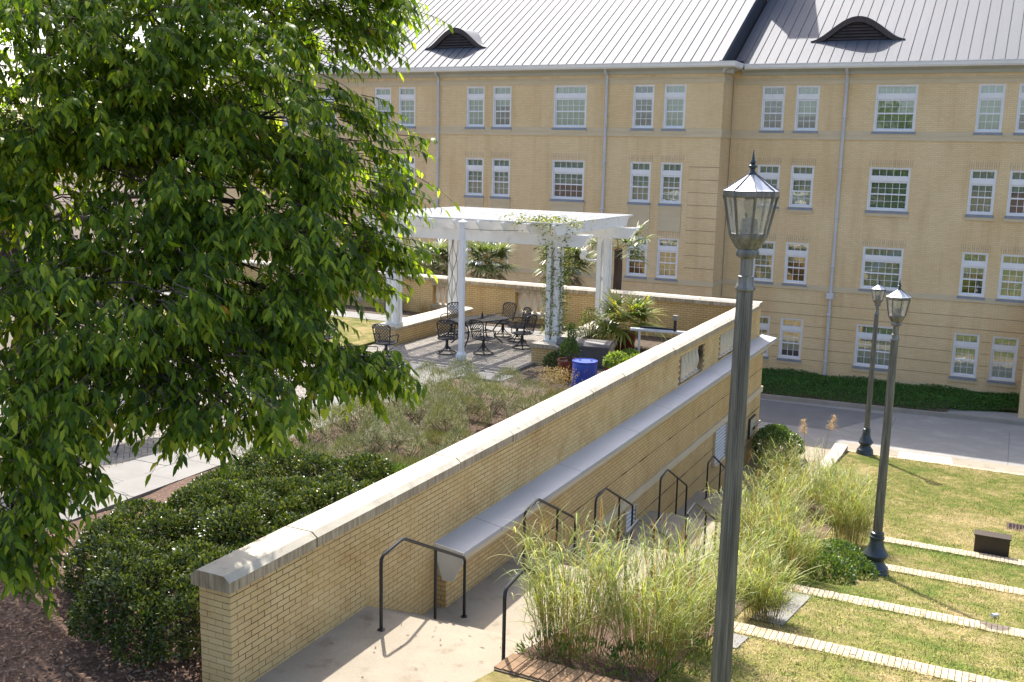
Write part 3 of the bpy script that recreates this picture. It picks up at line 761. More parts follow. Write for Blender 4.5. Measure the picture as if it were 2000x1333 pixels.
for ya, yb, z in bricks:
    if cnt < 270:
        l = round(yb - ya, 3)
        if l not in bm:
            q = MB(); e = .0015
            q.add([(-.05, 0, 0), (-e, 0, 0), (0, e, e), (0, l - e, e), (-e, l, 0), (-.05, l, 0), (-.05, 0, .0585), (-e, 0, .0585), (0, e, .0585 - e), (0, l - e, .0585 - e), (-e, l, .0585), (-.05, l, .0585)],
                  [(2, 3, 9, 8), (1, 2, 8, 7), (3, 4, 10, 9), (7, 8, 9, 10), (1, 4, 3, 2), (0, 1, 7, 6), (4, 5, 11, 10), (6, 7, 10, 11)]); bm[l] = q.mesh('brick', 'brick')
        o = link('brick', bm[l], rw); o.location = Vector((XW + random.uniform(-.001, .001), ya, z)) - wo; cnt += 1
    else: rest.append((ya, yb, z))
V = []
for ya, yb, z in rest: V += bbox_v(ya, yb, z, random.uniform(-.001, .001))
F = (np.arange(len(rest))[:, None, None] * 8 + np.array(FBX)[None]).reshape(-1, 4)
o = npmesh('brickwork', V, F, 'brick', rw, False); tag(o, kind='stuff')
q = MB(); q.box(.004, .198, 0, .05, 0, .0585); eb = q.mesh('brick', 'brick'); q = MB(); q.box(.004, .097, 0, .05, 0, .0585); eh = q.mesh('brick', 'brick')
for c in range(19):
    zc = ZC - .0677 * (c + 1) + .004
    for me, x in ([(eb, XW - .40), (eb, XW - .202)] if c % 2 else [(eh, XW - .40), (eb, XW - .301), (eh, XW - .10)]):
        o = link('brick', me, rw); o.location = Vector((x, WB + random.uniform(-.002, .001), zc)) - wo
# coping stones
def coping_mesh(name, l, w, h, ch, axis='y'):
    q = MB(); p = [(-w / 2, 0), (w / 2, 0), (w / 2, h - ch * .75), (w / 2 - ch, h), (-w / 2 + ch, h), (-w / 2, h - ch * .75)]
    q.prism(p, axis, .007, l - .007); return q.mesh(name, 'lime')
cj = [7.22] + [onj for onj in (8.62, 10.22, 11.85, 13.5, 15.1, 16.75, 18.4, 20.0, 21.6, 23.2, 24.9, 26.5, 28.1)] + [29.75]
for ya, yb in zip(cj[:-1], cj[1:]):
    o = link('coping_stone', coping_mesh('coping_stone', yb - ya, .50, .168, .075), rw); o.location = Vector((XW - .20 + random.uniform(-.005, .005), ya, ZC + random.uniform(-.003, .003))) - wo; o.rotation_euler = (0, 0, random.uniform(-.003, .003))
# stone frame, balusters
BALP = [(.055, 0), (.07, .02), (.07, .05), (.045, .07), (.06, .14), (.085, .24), (.08, .33), (.05, .45), (.042, .52), (.06, .545), (.06, .565), (.045, .58), (.065, .60), (.065, .66)]
q = MB(); q.lathe(BALP, 12); bal = q.mesh('baluster', 'stone', smooth=True)
for ya, yb in OPEN:
    b = MB(); b.box(XW - .33, XW - .02, ya, yb, -5.17, -5.055); b.build('plinth', 'lime', rw)
    k = 6
    for i in range(k):
        o = link('baluster', bal, rw); o.location = Vector((XW - .13, ya + (yb - ya) * (i + .5) / k, -5.055)) - wo
# ledge (flashing) and cornice over the lower wall
cp = [(XW, -5.135), (XW + .42, -5.20), (XW + .44, -5.225), (XW + .42, -5.33), (XW + .30, -5.37), (XW + .22, -5.52), (XW + .15, -5.60), (XW, -5.60)]
b = MB(); b.prism(cp, 'y', 11.29, 30.4); b.build('cornice', 'belt', rw)
lj = [11.25, 12.35, 15.35, 18.2, 20.3, 21.6, 24.3, 27.2, 30.55]
for ya, yb in zip(lj[:-1], lj[1:]):
    b = MB(); b.prism([(XW + .001, -5.125), (XW + .445, -5.192), (XW + .445, -5.215), (XW + .001, -5.148)], 'y', ya + .006, yb - .006); b.build('flashing_panel', 'flash', rw)
    b = MB(); b.box(XW + .447, XW + .452, ya + .006, yb - .006, -5.25, -5.19); b.build('flashing_lip', 'flash', rw)
b = MB(); b.prism([(XW + .002, -5.13), (XW + .45, -5.19), (XW + .44, -5.33), (XW + .30, -5.62), (XW + .13, -5.63), (XW + .002, -5.22)], 'y', 11.23, 11.255); b.build('end_cap', 'flashcap', rw)
XL = -6.45
b = MB()
LV = [(25.0, 26.1, -7.72, -6.78), (18.38, 18.95, -7.45, -6.92)]
b.box(XW - .1, XL, 11.3, 30.2, -9.3, -5.55)
lw = b.build('lower_wall', 'wallbrick', rw)
b = MB()
for z in (-6.10, -7.27, -7.72, -8.17): b.box(XL - .02, XL + .003, 11.305, 30.21, z, z + .03)
b.build('groove', 'mortar', lw)
b = MB(); b.box(XL - .02, XL + .05, 11.31, 30.25, -6.80, -6.68); b.box(XW + .0, XL + .051, 30.2, 30.26, -6.80, -6.68); b.box(XL - .03, XL + .055, 11.31, 30.26, -6.68, -6.64); b.build('string_course', 'belt', lw)
b = MB(); b.box(XL - .02, XL + .04, 29.9, 30.23, -5.62, -5.55); b.box(XL - .02, XL + .05, 29.2, 30.24, -7.78, -7.70); b.build('corner_band', 'lime', lw)
for (ya, yb, za, zb) in LV:
    b = MB(); b.box(XL + .002, XL + .012, ya, yb, za, zb); v = b.build('vent', 'dark', lw)
    z = za + .02
    while z < zb - .03:
        b = MB(); b.prism([(XL + .013, z + .03), (XL + .045, z), (XL + .048, z + .012), (XL + .013, z + .042)], 'y', ya + .02, yb - .02); b.build('slat', 'pvc', v); z += .088
    b = MB(); b.box(XL + .002, XL + .062, ya - .03, ya, za - .03, zb + .03); b.box(XL + .002, XL + .062, yb, yb + .03, za - .03, zb + .03); b.box(XL + .002, XL + .062, ya, yb, zb, zb + .03); b.box(XL + .002, XL + .09, ya, yb, za - .05, za); b.build('vent_frame', 'belt', v)
b = MB(); b.box(XL + .003, XL + .05, 28.85, 29.5, -7.92, -7.38); sg = b.build('notice_board', 'belt', org=(XL + .02, 29.17, -7.9)); tag(sg, 'blank pale notice board fixed to the wall corner behind the round shrub', 'sign')
b = MB(); b.box(XL + .003, XL + .065, 28.80, 28.85, -7.95, -7.35); b.box(XL + .003, XL + .065, 28.85, 29.5, -7.38, -7.35); b.build('board_frame', 'bronze', sg)

# ------------------------------------------------------------------ terrace back wall
bw = thing('parapet_wall', 'yellow brick parapet with stone balusters closing the far side of the terrace', 'wall', (-14, 30.0, ZT))
BO = [(-14.56, -13.0), (-17.7, -16.4), (-20.9, -19.5), (-24.1, -22.6)]
b = MB(); e = [-34] + sorted([v for o_ in BO for v in o_]) + [XW - .39]
for i in range(0, len(e), 2): b.box(e[i], e[i + 1], 29.86, 30.2, -9.3, -4.258)
for xa, xb in BO: b.box(xa, xb, 29.862, 30.198, -9.3, -5.06); b.box(xa, xb, 29.862, 30.198, -4.38, -4.26)
b.build('wall_core', 'wallbrick', bw)
for xa, xb in BO:
    b = MB(); b.box(xa - .02, xb + .02, 29.80, 30.22, -5.20, -5.05); b.box(xa + .002, xb - .002, 29.845, 30.21, -4.40, -4.27); b.build('plinth', 'lime', bw)
    k = 6
    for i in range(k):
        o = link('baluster', bal, bw); o.location = Vector((xa + (xb - xa) * (i + .5) / k, 30.03, -5.05)) - world_org(bw)
x = -34.0; cm = coping_mesh('coping_stone', 1.71, .50, .168, .075, 'x')
q = MB(); q.prism([(-.25, 0), (.25, 0), (.25, .11), (.175, .168), (-.175, .168), (-.25, .11)], 'x', .004, 1.706); cm = q.mesh('coping_stone', 'lime')
while x < -8.4:
    o = link('coping_stone', cm, bw); o.location = Vector((x, 30.03, -4.26)) - world_org(bw); x += 1.71
b = MB(); b.prism([(29.78, -4.26), (30.28, -4.26), (30.28, -4.15), (30.205, -4.092), (29.855, -4.092), (29.78, -4.15)], 'x', x + .004, -6.56); b.build('coping_stone', 'lime', bw)
b = MB(); b.box(XW - .40, XW, 28.9, 30.195, -5.3, -4.28) if False else None

# ------------------------------------------------------------------ pergola on its low walls
def low_wall(label, x0, x1, y0, y1):
    t = thing('low_wall', label, 'wall', ((x0 + x1) / 2, y0, ZT), group='low brick walls under the pergola')
    b = MB(); b.box(x0, x1, y0, y1, ZT - .2, -4.99); b.build('brick_base', 'wallbrick', t)
    for ya, yb, ex in ((y0 - .05, y0 + .86, .05), (y0 + .861, y1 - .861, .03), (y1 - .86, y1 + .05, .05)):
        b = MB(); w = (x1 - x0) / 2 + ex; cx = (x0 + x1) / 2
        b.prism([(cx - w, -4.989), (cx + w, -4.989), (cx + w, -4.92), (cx + w - .08, -4.88), (cx - w + .08, -4.88), (cx - w, -4.92)], 'y', ya, yb); b.build('coping_stone', 'lime', t)
low_wall('low brick wall with pale stone top under the left pergola posts', -16.38, -15.66, 24.4, 28.9)
low_wall('low brick wall with pale stone top beside the deck box, under the right pergola posts', -11.28, -10.56, 24.2, 28.8)
pg = thing('pergola', 'white timber pergola with slatted top and scrolled rafter ends on the terrace', 'pergola', (-13.4, 26.6, -4.88))
for cx, cy in ((-16.02, 24.85), (-16.02, 28.45), (-10.95, 24.85), (-10.95, 28.45)):
    b = MB()
    for dx in (-.17, .05):
        for dy in (-.17, .05): b.box(cx + dx, cx + dx + .125, cy + dy, cy + dy + .125, -4.879, -2.32)
    for z in (-4.4, -3.6, -2.8): b.box(cx - .05, cx + .055, cy - .05, cy + .055, z, z + .1)
    p = b.build('post', 'wwhite', pg)
    b = MB(); b.box(cx - .2, cx + .2, cy - .2, cy + .2, -4.878, -4.84); b.build('post_base', 'wwhite', p)
def scroll(L, h, flip=False):
    """side profile (along, z) of a board with scrolled ends; z 0..h"""
    s_ = [(0, h), (0, h - .06), (.03, h - .09), (.055, h - .075), (.075, h - .10), (.10, h - .17), (.16, h - .215), (.17, .02), (.20, 0)]
    return [(a, z) for a, z in s_] + [(L - a, z) for a, z in reversed(s_)]
for cy in (24.85, 28.45):
    for dy in (-.19, .13):
        b = MB(); pr = [(-16.75 + a, -2.32 + z) for a, z in scroll(6.8, .32)]; b.prism(pr, 'y', cy + dy, cy + dy + .06); b.build('beam', 'wwhite', pg)
for i in range(9):
    x = -10.6 - .73 * i
    b = MB(); pr = [(23.85 + a, -1.999 + z) for a, z in scroll(5.55, .28)]; b.prism(pr, 'x', x - .035, x + .035); b.build('rafter', 'wwhite', pg)
q = MB(); q.box(0, 6.15, 0, .042, 0, .04); slm = q.mesh('slat', 'slat'); y = 23.95
while y < 29.35:
    o = link('slat', slm, pg); o.location = Vector((-16.58 + random.uniform(-.03, .03), y, -1.717 + random.uniform(0, .007))) - world_org(pg); y += .15
wp = thing('post_column', 'slim square white post with a flared foot standing alone before the pergola', 'post', (-12.98, 23.42, ZT))
b = MB(); b.box(-13.04, -12.92, 23.36, 23.48, ZT + .2, -1.75); b.build('shaft', 'white', wp)
b = MB(); b.prism([(-.105, ZT + .0), (.105, ZT), (.105, ZT + .15), (.065, ZT + .21), (-.065, ZT + .21), (-.105, ZT + .15)], 'x', -13.085, -12.875) if False else b.add([(-13.085, 23.315, ZT), (-12.875, 23.315, ZT), (-12.875, 23.525, ZT), (-13.085, 23.525, ZT), (-13.085, 23.315, ZT + .15), (-12.875, 23.315, ZT + .15), (-12.875, 23.525, ZT + .15), (-13.085, 23.525, ZT + .15), (-13.045, 23.355, ZT + .22), (-12.915, 23.355, ZT + .22), (-12.915, 23.485, ZT + .22), (-13.045, 23.485, ZT + .22)],
    [(0, 1, 5, 4), (1, 2, 6, 5), (2, 3, 7, 6), (3, 0, 4, 7), (4, 5, 9, 8), (5, 6, 10, 9), (6, 7, 11, 10), (7, 4, 8, 11), (8, 9, 10, 11)]); b.build('foot', 'white', wp)
b = MB(); b.add([(-13.07, 23.33, -1.76), (-12.89, 23.33, -1.76), (-12.89, 23.51, -1.76), (-13.07, 23.51, -1.76), (-13.07, 23.33, -1.72), (-12.89, 23.33, -1.72), (-12.89, 23.51, -1.72), (-13.07, 23.51, -1.72), (-12.98, 23.42, -1.66)], [(3, 2, 1, 0), (0, 1, 5, 4), (1, 2, 6, 5), (2, 3, 7, 6), (3, 0, 4, 7), (4, 5, 8), (5, 6, 8), (6, 7, 8), (7, 4, 8)]); b.build('cap', 'white', wp)

fl = thing('flood_light', 'white twin flood light fixed to the far right pergola post', 'light fitting', (-11.15, 28.25, -2.95))
b = MB(); b.tube([(-11.12, 28.27, -3.0), (-11.35, 28.2, -3.0), (-11.48, 28.18, -2.95)], .03, 8); b.build('arm', 'white', fl)
for x, z in ((-11.52, -2.9), (-11.46, -2.78)):
    b = MB(); b.lathe([(.03, -.10), (.075, -.06), (.095, 0), (.085, .06), (.04, .10), (0, .105)], 14, (x, 28.15, z)); b.build('lamp_head', 'white', fl, smooth=True)
b = MB(); b.tube([(-12.92, 23.42, -1.90), (-12.3, 23.7, -1.93), (-11.7, 24.1, -1.92)], .006, 5); o = b.build('cable', 'iron', org=(-12.9, 23.42, -1.9)); tag(o, 'thin dark cable from the slim white post to the pergola', 'cable')
# ------------------------------------------------------------------ furniture
def make_chair():
    t = thing('patio_chair', '', 'chair')
    b = MB(); ring = [(.27 * math.cos(a), .27 * math.sin(a), .02) for a in np.linspace(0, 2 * math.pi, 20, endpoint=False)]
    b.tube(ring, .016, 6, close=True)
    for k in range(4):
        a = math.pi / 4 + k * math.pi / 2; c, s = math.cos(a), math.sin(a)
        b.tube([(.27 * c, .27 * s, .03), (.16 * c, .16 * s, .07), (.05 * c, .05 * s, .2), (.025 * c, .025 * s, .3)], .014, 5)
    b.tube([(0, 0, .12), (0, 0, .40)], .04, 10); b.build('pedestal', 'iron', t, local=True, smooth=True)
    b = MB(); out = [(.25 * math.copysign(abs(math.cos(a)) ** .6, math.cos(a)), .24 * math.copysign(abs(math.sin(a)) ** .6, math.sin(a)), .43) for a in np.linspace(0, 2 * math.pi, 24, endpoint=False)]
    b.tube(out, .018, 6, close=True)
    for k in range(-4, 5):
        b.tube([(k * .055, -.22, .425), (k * .055, .22, .425)], .010, 4); b.tube([(-.23, k * .053, .425), (.23, k * .053, .425)], .010, 4)
    b.build('seat', 'iron', t, local=True, smooth=True)
    b = MB()                                                # back at -y side, facing +y
    def bp(u, v):                                           # u across -1..1, v 0..1 up
        w = .20 + .055 * v; return Vector((u * w, -.23 - .10 * v - .03 * (1 - u * u), .45 + .53 * v - .05 * v * u * u))
    edge = [bp(-1, v) for v in np.linspace(0, .93, 7)] + [bp(u, 1.0 + .02 * (1 - u * u)) for u in np.linspace(-.85, .85, 7)] + [bp(1, v) for v in np.linspace(.93, 0, 7)]
    b.tube(edge, .017, 6); b.tube([bp(u, .12) for u in np.linspace(-1, 1, 5)], .012, 5)
    for sgn in (1, -1):
        for o_ in np.arange(-1.9, 2.0, .36):
            pts = []
            for v in np.linspace(.12, 1, 9):
                u = o_ + sgn * (v - .5) * 2.1
                if -1 <= u <= 1: pts.append(bp(u, v))
            if len(pts) > 1: b.tube(pts, .0095, 4)
    b.build('backrest', 'iron', t, local=True, smooth=True)
    for s in (-1, 1):
        b = MB(); b.tube([bp(s, .42), (s * .28, -.15, .66), (s * .29, .10, .655), (s * .28, .18, .62), (s * .25, .17, .44)], .014, 6); b.build('armrest', 'iron', t, local=True, smooth=True)
    return t
ch0 = make_chair()
CH = [(-13.75, 24.0, 25, 'black lattice patio chair at the near left corner of the pergola table'),
      (-12.88, 24.5, -12, 'black lattice patio chair on the near side of the pergola table, right of post'),
      (-12.35, 25.85, 75, 'black lattice patio chair seen side-on at the right end of the pergola table'),
      (-13.7, 27.3, 168, 'black lattice patio chair beyond the pergola table, before the stone balusters'),
      (-14.95, 26.35, 190, 'black lattice patio chair at the far left of the pergola table, behind the post'),
      (-12.95, 26.75, 140, 'black lattice patio chair pushed in at the far right corner of the pergola table'),
      (-16.6, 22.2, 70, 'black lattice patio chair by the terrace lawn, glimpsed through the tree'),
      (-14.75, 22.5, 10, 'lone black lattice patio chair beside the left low wall end'),
      (-13.25, 11.0, 40, 'black lattice patio chair hidden in the shade below the tree branches')]
for i, (x, y, a, lab) in enumerate(CH):
    o = ch0 if i == 0 else copy_tree(ch0)
    o.location = (x, y, ZT); o.rotation_euler = (0, 0, R_(a)); tag(o, lab, 'chair', 'black patio chairs on the terrace')
def table(label, x, y, rz, L=1.75, W=1.0):
    t = thing('patio_table', label, 'table', (x, y, ZT), R_(rz)); b = MB()
    out = []
    for a in np.linspace(0, 2 * math.pi, 40, endpoint=False):
        c, s = math.cos(a), math.sin(a); out.append((L / 2 * math.copysign(abs(c) ** .45, c), W / 2 * math.copysign(abs(s) ** .45, s), .72))
    b.tube(out, .02, 6, close=True)
    for k in np.arange(-L / 2 + .06, L / 2 - .02, .06):
        h = W / 2 * (1 - abs(2 * k / L) ** (1 / .225)) ** .225 if abs(2 * k / L) < 1 else 0; b.box(k - .02, k + .02, -h, h, .712, .722)
    for k in np.arange(-W / 2 + .05, W / 2, .06):
        h = L / 2 * (1 - abs(2 * k / W) ** (1 / .225)) ** .225; b.box(-h, h, k - .015, k + .015, .7225, .730)
    b.build('tabletop', 'iron', t, local=True)
    for sx in (-1, 1):
        for sy in (-1, 1):
            b = MB(); b.tube([(sx * .68, sy * .36, .70), (sx * .52, sy * .28, .58), (sx * .42, sy * .2, .40), (sx * .48, sy * .24, .2), (sx * .66, sy * .36, .02)], .022, 6); b.build('leg', 'iron', t, local=True, smooth=True)
    b = MB(); b.tube([(-.44, 0, .36), (.44, 0, .36)], .016, 6); b.tube([(-.43, -.2, .36), (-.43, .2, .36)], .016, 6); b.tube([(.43, -.2, .36), (.43, .2, .36)], .016, 6); b.build('stretcher', 'iron', t, local=True)
    return t
table('black metal mesh dining table under the white pergola', -13.75, 25.75, 62)
table('black metal table in shade under the tree boughs', -14.3, 13.4, 80)
b = MB(); b.lathe([(.0, 0), (.03, 0), (.03, .1), (.015, .13), (.015, .16), (0, .16)], 10, (-13.75, 26.05, ZT + .731)); o = b.build('shaker', 'iron', org=(-13.75, 26.05, ZT + .731)); tag(o, 'small dark bottle standing on the pergola table', 'bottle')
# deck box
db = thing('deck_box', 'dark brown resin deck box with curved lid behind the right low wall end', 'storage box', (-9.95, 24.75, ZT), R_(8))
b = MB(); b.box(-.68, .68, -.33, .33, 0, .50)
for k in range(-5, 6): b.box(k * .122 - .006, k * .122 + .006, -.336, -.3305, .03, .48)
b.build('body', 'resin', db, local=True)
b = MB(); b.prism([(-.37, .49), (.37, .49), (.37, .54), (.30, .60), (.15, .64), (0, .65), (-.15, .64), (-.30, .60), (-.37, .54)], 'x', -.72, .72); b.build('lid', 'resin', db, local=True)
b = MB(); b.box(.681, .69, -.30, .30, .02, .48); b.prism([(-.3, .48), (.3, .48), (.15, .585), (-.15, .585)], 'x', .721, .727); b.build('end_panel', 'resinend', db, local=True)
# barrel
ba = thing('plastic_barrel', 'blue plastic drum standing behind the coping of the retaining wall', 'barrel', (-8.45, 21.0, ZT))
b = MB(); b.lathe([(.27, 0), (.285, .03), (.29, .25), (.292, .3), (.285, .32), (.29, .36), (.292, .55), (.285, .58), (.29, .62), (.28, .82), (.265, .86)], 28); b.build('body', 'blue', ba, local=True, smooth=True)
b = MB(); b.lathe([(.28, .845), (.288, .86), (.285, .885), (.27, .885), (.262, .87), (.0, .868)], 28); b.build('lid', 'blue', ba, local=True, smooth=True)
b = MB(); b.lathe([(.03, .869), (.03, .885), (0, .885)], 10, (-.14, .05, 0)); b.lathe([(.03, .869), (.03, .885), (0, .885)], 10, (.12, .1, 0)); b.build('bung', 'black', ba, local=True)
# pots
def pot(label, x, y, r, h):
    t = thing('plant_pot', label, 'pot', (x, y, ZT)); b = MB()
    b.lathe([(r * .68, 0), (r * .8, h * .25), (r * .95, h * .65), (r * 1.0, h * .86), (r * 1.08, h * .88), (r * 1.08, h), (r * .94, h), (r * .9, h * .9), (0, h * .88)], 22); b.build('body', 'terracotta', t, local=True, smooth=True)
    b = MB(); b.lathe([(r * .9, h * .905), (0, h * .915)], 16); b.build('soil', 'soil', t, local=True)
pot('dark red glazed pot behind the blue drum on its left', -9.55, 22.7, .27, .50); pot('dark red glazed pot right of the blue drum', -8.25, 22.55, .27, .48)
pot('rust red glazed pot holding the fan palm', -9.75, 27.3, .30, .52)
# pipe frame, boards, small box
pf = thing('pipe_frame', 'white plastic pipe frame with black hose beyond the deck box', 'pipe frame', (-8.5, 26.2, ZT))
b = MB(); b.tube([(-9.2, 26.1, -4.58), (-7.3, 26.35, -4.58)], .05, 10); b.build('rail', 'pvc', pf)
for x, y in ((-8.95, 26.13), (-7.9, 26.27)):
    b = MB(); b.tube([(x, y, ZT - .05), (x, y, -4.58)], .035, 8); b.build('leg', 'pvc', pf)
b = MB(); b.tube([(-8.95, 26.16, -4.5), (-8.5, 26.18, -4.49), (-8.0, 26.26, -4.5), (-7.95, 26.27, -4.54), (-8.5, 26.2, -4.52), (-8.93, 26.14, -4.54)], .022, 6); b.build('hose', 'black', pf, smooth=True)
b = MB(); b.tube([(-8.0, 26.25, -4.6), (-8.0, 26.25, -4.25)], .04, 8); b.cur = 1; b.box(-8.06, -7.94, 26.19, 26.31, -4.25, -4.12); b.build('tap', ['iron', 'kerb'], pf)
for i in range(3):
    b = MB(); x = -8.55 + .16 * i; b.box(x, x + .09, 23.6, 26.6, ZT + .02, ZT + .09); o = b.build('board', 'wood', org=(x, 25, ZT)); tag(o, ['grey timber board on the planter soil, furthest from the wall', 'grey timber board on the planter soil, middle of three', 'grey timber board on the planter soil, nearest the wall'][i], 'board', 'boards lying in the planter')
b = MB(); b.box(-19.3, -18.85, 29.35, 29.8, ZT + .012, ZT + .44); b.box(-19.33, -18.82, 29.32, 29.83, ZT + .40, ZT + .45); o = b.build('planter_box', 'box', org=(-19.1, 29.6, ZT)); tag(o, 'small dark square planter box against the parapet', 'planter')

# ------------------------------------------------------------------ handrails
def handrail(label, x, ya, zt0, zb):
    """ya: upper post; zt0 landing level, zb lower landing level"""
    t = thing('handrail', label, 'handrail', (x, ya, zt0), group='black pipe handrails on the stairs'); r = .021; h = .93
    A = Vector((x, ya, zt0)); y1, y2, y3 = ya + .46, ya + 1.22, ya + 1.98
    ap = Vector((x, y1, zt0 + h + .02)); en = Vector((x, y3, zb + h - .10))
    b = MB(); top = [A + Vector((0, 0, h - .12)), A + Vector((0, .012, h - .07)), A + Vector((0, .05, h - .035)), ap - Vector((0, .04, .003)), ap + Vector((0, .03, -.012))]
    mids = [ap.lerp(en, t_) for t_ in (.33, .66)]
    b.tube([A - Vector((0, 0, .04)), A + Vector((0, 0, .5))] + top + mids + [en + Vector((0, -.05, .022)), en + Vector((0, -.012, -.01)), en + Vector((0, 0, -.05)), Vector((x, y3, zb - .04))], r, 8); b.build('rail', 'black', t, smooth=True)
    zm = stair_z(y2); b = MB(); b.tube([(x, y2, zm - .04), (x, y2, ap.lerp(en, (y2 - y1) / (y3 - y1)).z)], r * .93, 8); b.build('post', 'black', t, smooth=True)
    b = MB()
    for yy, zz in ((ya, zt0), (y3, zb)): b.lathe([(.045, 0), (.045, .008), (.02, .012)], 10, (x, yy, zz + .002))
    b.build('flange', 'black', t)
LA = [9.2, 13.0, 15.88, 19.55, 23.25]
for i, y in enumerate(LA):
    zt0 = ZT - i * .66; o_ = ['nearest', 'second nearest', 'middle', 'second farthest', 'farthest'][i]
    handrail(f'black pipe handrail on the wall side of the stairs, {o_} of the five', -6.1, y, zt0, zt0 - .66)
for i, y in enumerate([9.08, 12.9, 15.88, 19.55]):
    zt0 = ZT - i * .66; o_ = ['nearest', 'second nearest', 'third nearest', 'farthest'][i]
    handrail(f'black pipe handrail on the grass side of the stairs, {o_} of the four', -4.47, y, zt0, zt0 - .66)
b = MB(); zz = -8.71
b.tube([(-4.5, 26.6, zz), (-4.5, 26.6, zz + .8), (-4.5, 26.63, zz + .86), (-4.5, 26.95, zz + .98), (-4.5, 27.3, zz + .82), (-4.5, 27.33, zz + .76), (-4.5, 27.33, zz)], .02, 8)
o = b.build('handrail', 'black', org=(-4.5, 27, zz), smooth=True); tag(o, 'short black pipe handrail beside the path at the foot of the stairs', 'handrail')
# path kerb
pk = thing('path_kerb', 'pale low brick kerb between the lower path and the lawn', 'kerb', (-4.2, 28, -8.7))
for i in range(30):
    y = 25.6 + i * .205; b = MB(); z1 = max(lawn_z(y) + .05, -8.50); b.box(-4.40, -4.02, y, y + .198, -9.1, z1); b.build('brick', 'lime', pk)

# ------------------------------------------------------------------ lawn edging and planter edging (bricks picked apart)
q = MB(); q.box(.004, .07, .004, .196, -.09, 0); ebf = q.mesh('brick', 'brick'); q = MB(); q.box(.004, .07, .004, .096, -.09, 0); ebh = q.mesh('brick', 'brick')
for m_ in (ebf, ebh): m_.materials[0] = None
def _eb():
    t = NT('edging_brick'); r = island(t)
    col = t.ramp(r, [(0, (.42, .33, .21)), (.5, (.50, .415, .29)), (1, (.45, .335, .23))]); t.bump(t.noise(90, 4), .3, .004)
    return t.set(col, .88, 0, .25)
MAT['ebrick'] = _eb(); ebf.materials[0] = MAT['ebrick']; ebh.materials[0] = MAT['ebrick']
ED = [(12.30, -3.0, 'nearest of the four'), (15.58, -3.0, 'second nearest of the four'), (18.95, -2.0, 'second farthest of the four'), (21.32, -2.0, 'farthest of the four')]
for y0, xs0, which in ED:
    z = lawn_z(y0 + .15) + .035; e = thing('brick_edging', f'row of pale bricks edging a lawn terrace, {which}', 'edging', (xs0, y0, z), group='brick edgings across the lawn')
    b = MB(); b.box(xs0, 3.2, y0 + .005, y0 + .295, z - .3, z - .012); b.build('mortar_bed', 'sandjoint', e)
    x = xs0; i = 0
    while x < (1.9 if y0 < 18 else 2.3):
        for me, dy in ([(ebf, 0), (ebh, .2)] if i % 2 else [(ebh, 0), (ebf, .1)]):
            o = link('brick', me, e); o.location = (x - xs0, dy, random.uniform(-.004, .004))
        x += .075; i += 1
e = thing('brick_edging', 'brick edging with dappled shade painted in at the near end of the ornamental grass planter', 'edging', (-4.42, 8.75, -5.20))
b = MB(); b.box(-4.40, -2.7, 8.72, 9.0, -5.6, -5.215); b.build('mortar_bed', 'sandjoint', e)
for i in range(16):
    q = MB(); q.box(.006, .098, 0, .36, -.16, 0)
    o = link('brick', q.mesh('brick', 'shadebrick'), e); o.location = (.105 * i, 0, random.uniform(-.006, .004)); o.rotation_euler = (0, 0, -.12)
for lab, (x0, x1, y0, y1) in (('grey concrete slab set in the lawn between two brick edgings', (-2.75, -2.32, 13.2, 15.5)), ('grey concrete slab beside the foreground lamp post', (-2.85, -2.55, 11.55, 12.2))):
    b = MB(); b.add([(x0, y0, lawn_z(y0) + .008), (x1, y0, lawn_z(y0) + .008), (x1, y1, lawn_z(y1) + .008), (x0, y1, lawn_z(y1) + .008), (x0, y0, lawn_z(y0) - .1), (x1, y0, lawn_z(y0) - .1), (x1, y1, lawn_z(y1) - .1), (x0, y1, lawn_z(y1) - .1)], [(0, 1, 2, 3), (4, 5, 1, 0), (5, 6, 2, 1), (6, 7, 3, 2), (7, 4, 0, 3)])
    o = b.build('stepping_slab', 'slab', org=(x0, y0, lawn_z(y0))); tag(o, lab, 'slab')
q = MB(); V = []
for i in range(150):
    x = -4.0 + i * .078
    if x < 3.5: q.box(x + .004, x + .07, 31.62, 31.80, -8.9, -8.66 + random.uniform(-.006, .006))
o = q.build('brick_edging', 'ebrick', org=(-1, 31.7, -8.7)); tag(o, 'pale brick edging where the lawn meets the pavement at the road', 'edging')
# utility box, drain, can
b = MB(); z = lawn_z(21.85); b.box(-.17, .47, 21.72, 22.0, z - .05, z + .40); b.box(-.19, .49, 21.70, 22.02, z + .40, z + .425); o = b.build('utility_box', 'box', org=(.15, 21.85, z)); tag(o, 'brown metal utility box standing on the lawn edging', 'utility box')
dg = thing('drain_grate', 'rusty drain grate in the lawn near the right edge of the photograph', 'drain', (.72, 25.05, lawn_z(25.05)))
b = MB(); z = lawn_z(25.05) + .012
for a, c, d, e_ in ((.44, 1.0, 24.78, 24.83), (.44, 1.0, 25.27, 25.32), (.44, .48, 24.83, 25.27), (.96, 1.0, 24.83, 25.27)): b.box(a, c, d, e_, z - .05, z)
for k in range(5): b.box(.48, .96, 24.90 + k * .08, 24.925 + k * .08, z - .04, z - .002)
b.build('frame', 'grate', dg)
for k in range(6): b = MB(); b.box(.54 + k * .07, .562 + k * .07, 24.83, 25.27, z - .041, z - .0035); b.build('bar', 'grate', dg)
b = MB(); b.box(.45, .99, 24.79, 25.31, z - .09, z - .055); b.build('pit', 'dark', dg)
b = MB(); b.tube([(.22, 16.6, lawn_z(16.6) + .03), (.30, 16.7, lawn_z(16.7) + .03)], .032, 10); o = b.build('drink_can', 'pvc', org=(.26, 16.65, lawn_z(16.65))); tag(o, 'crushed white drink can lying on the lawn', 'can')

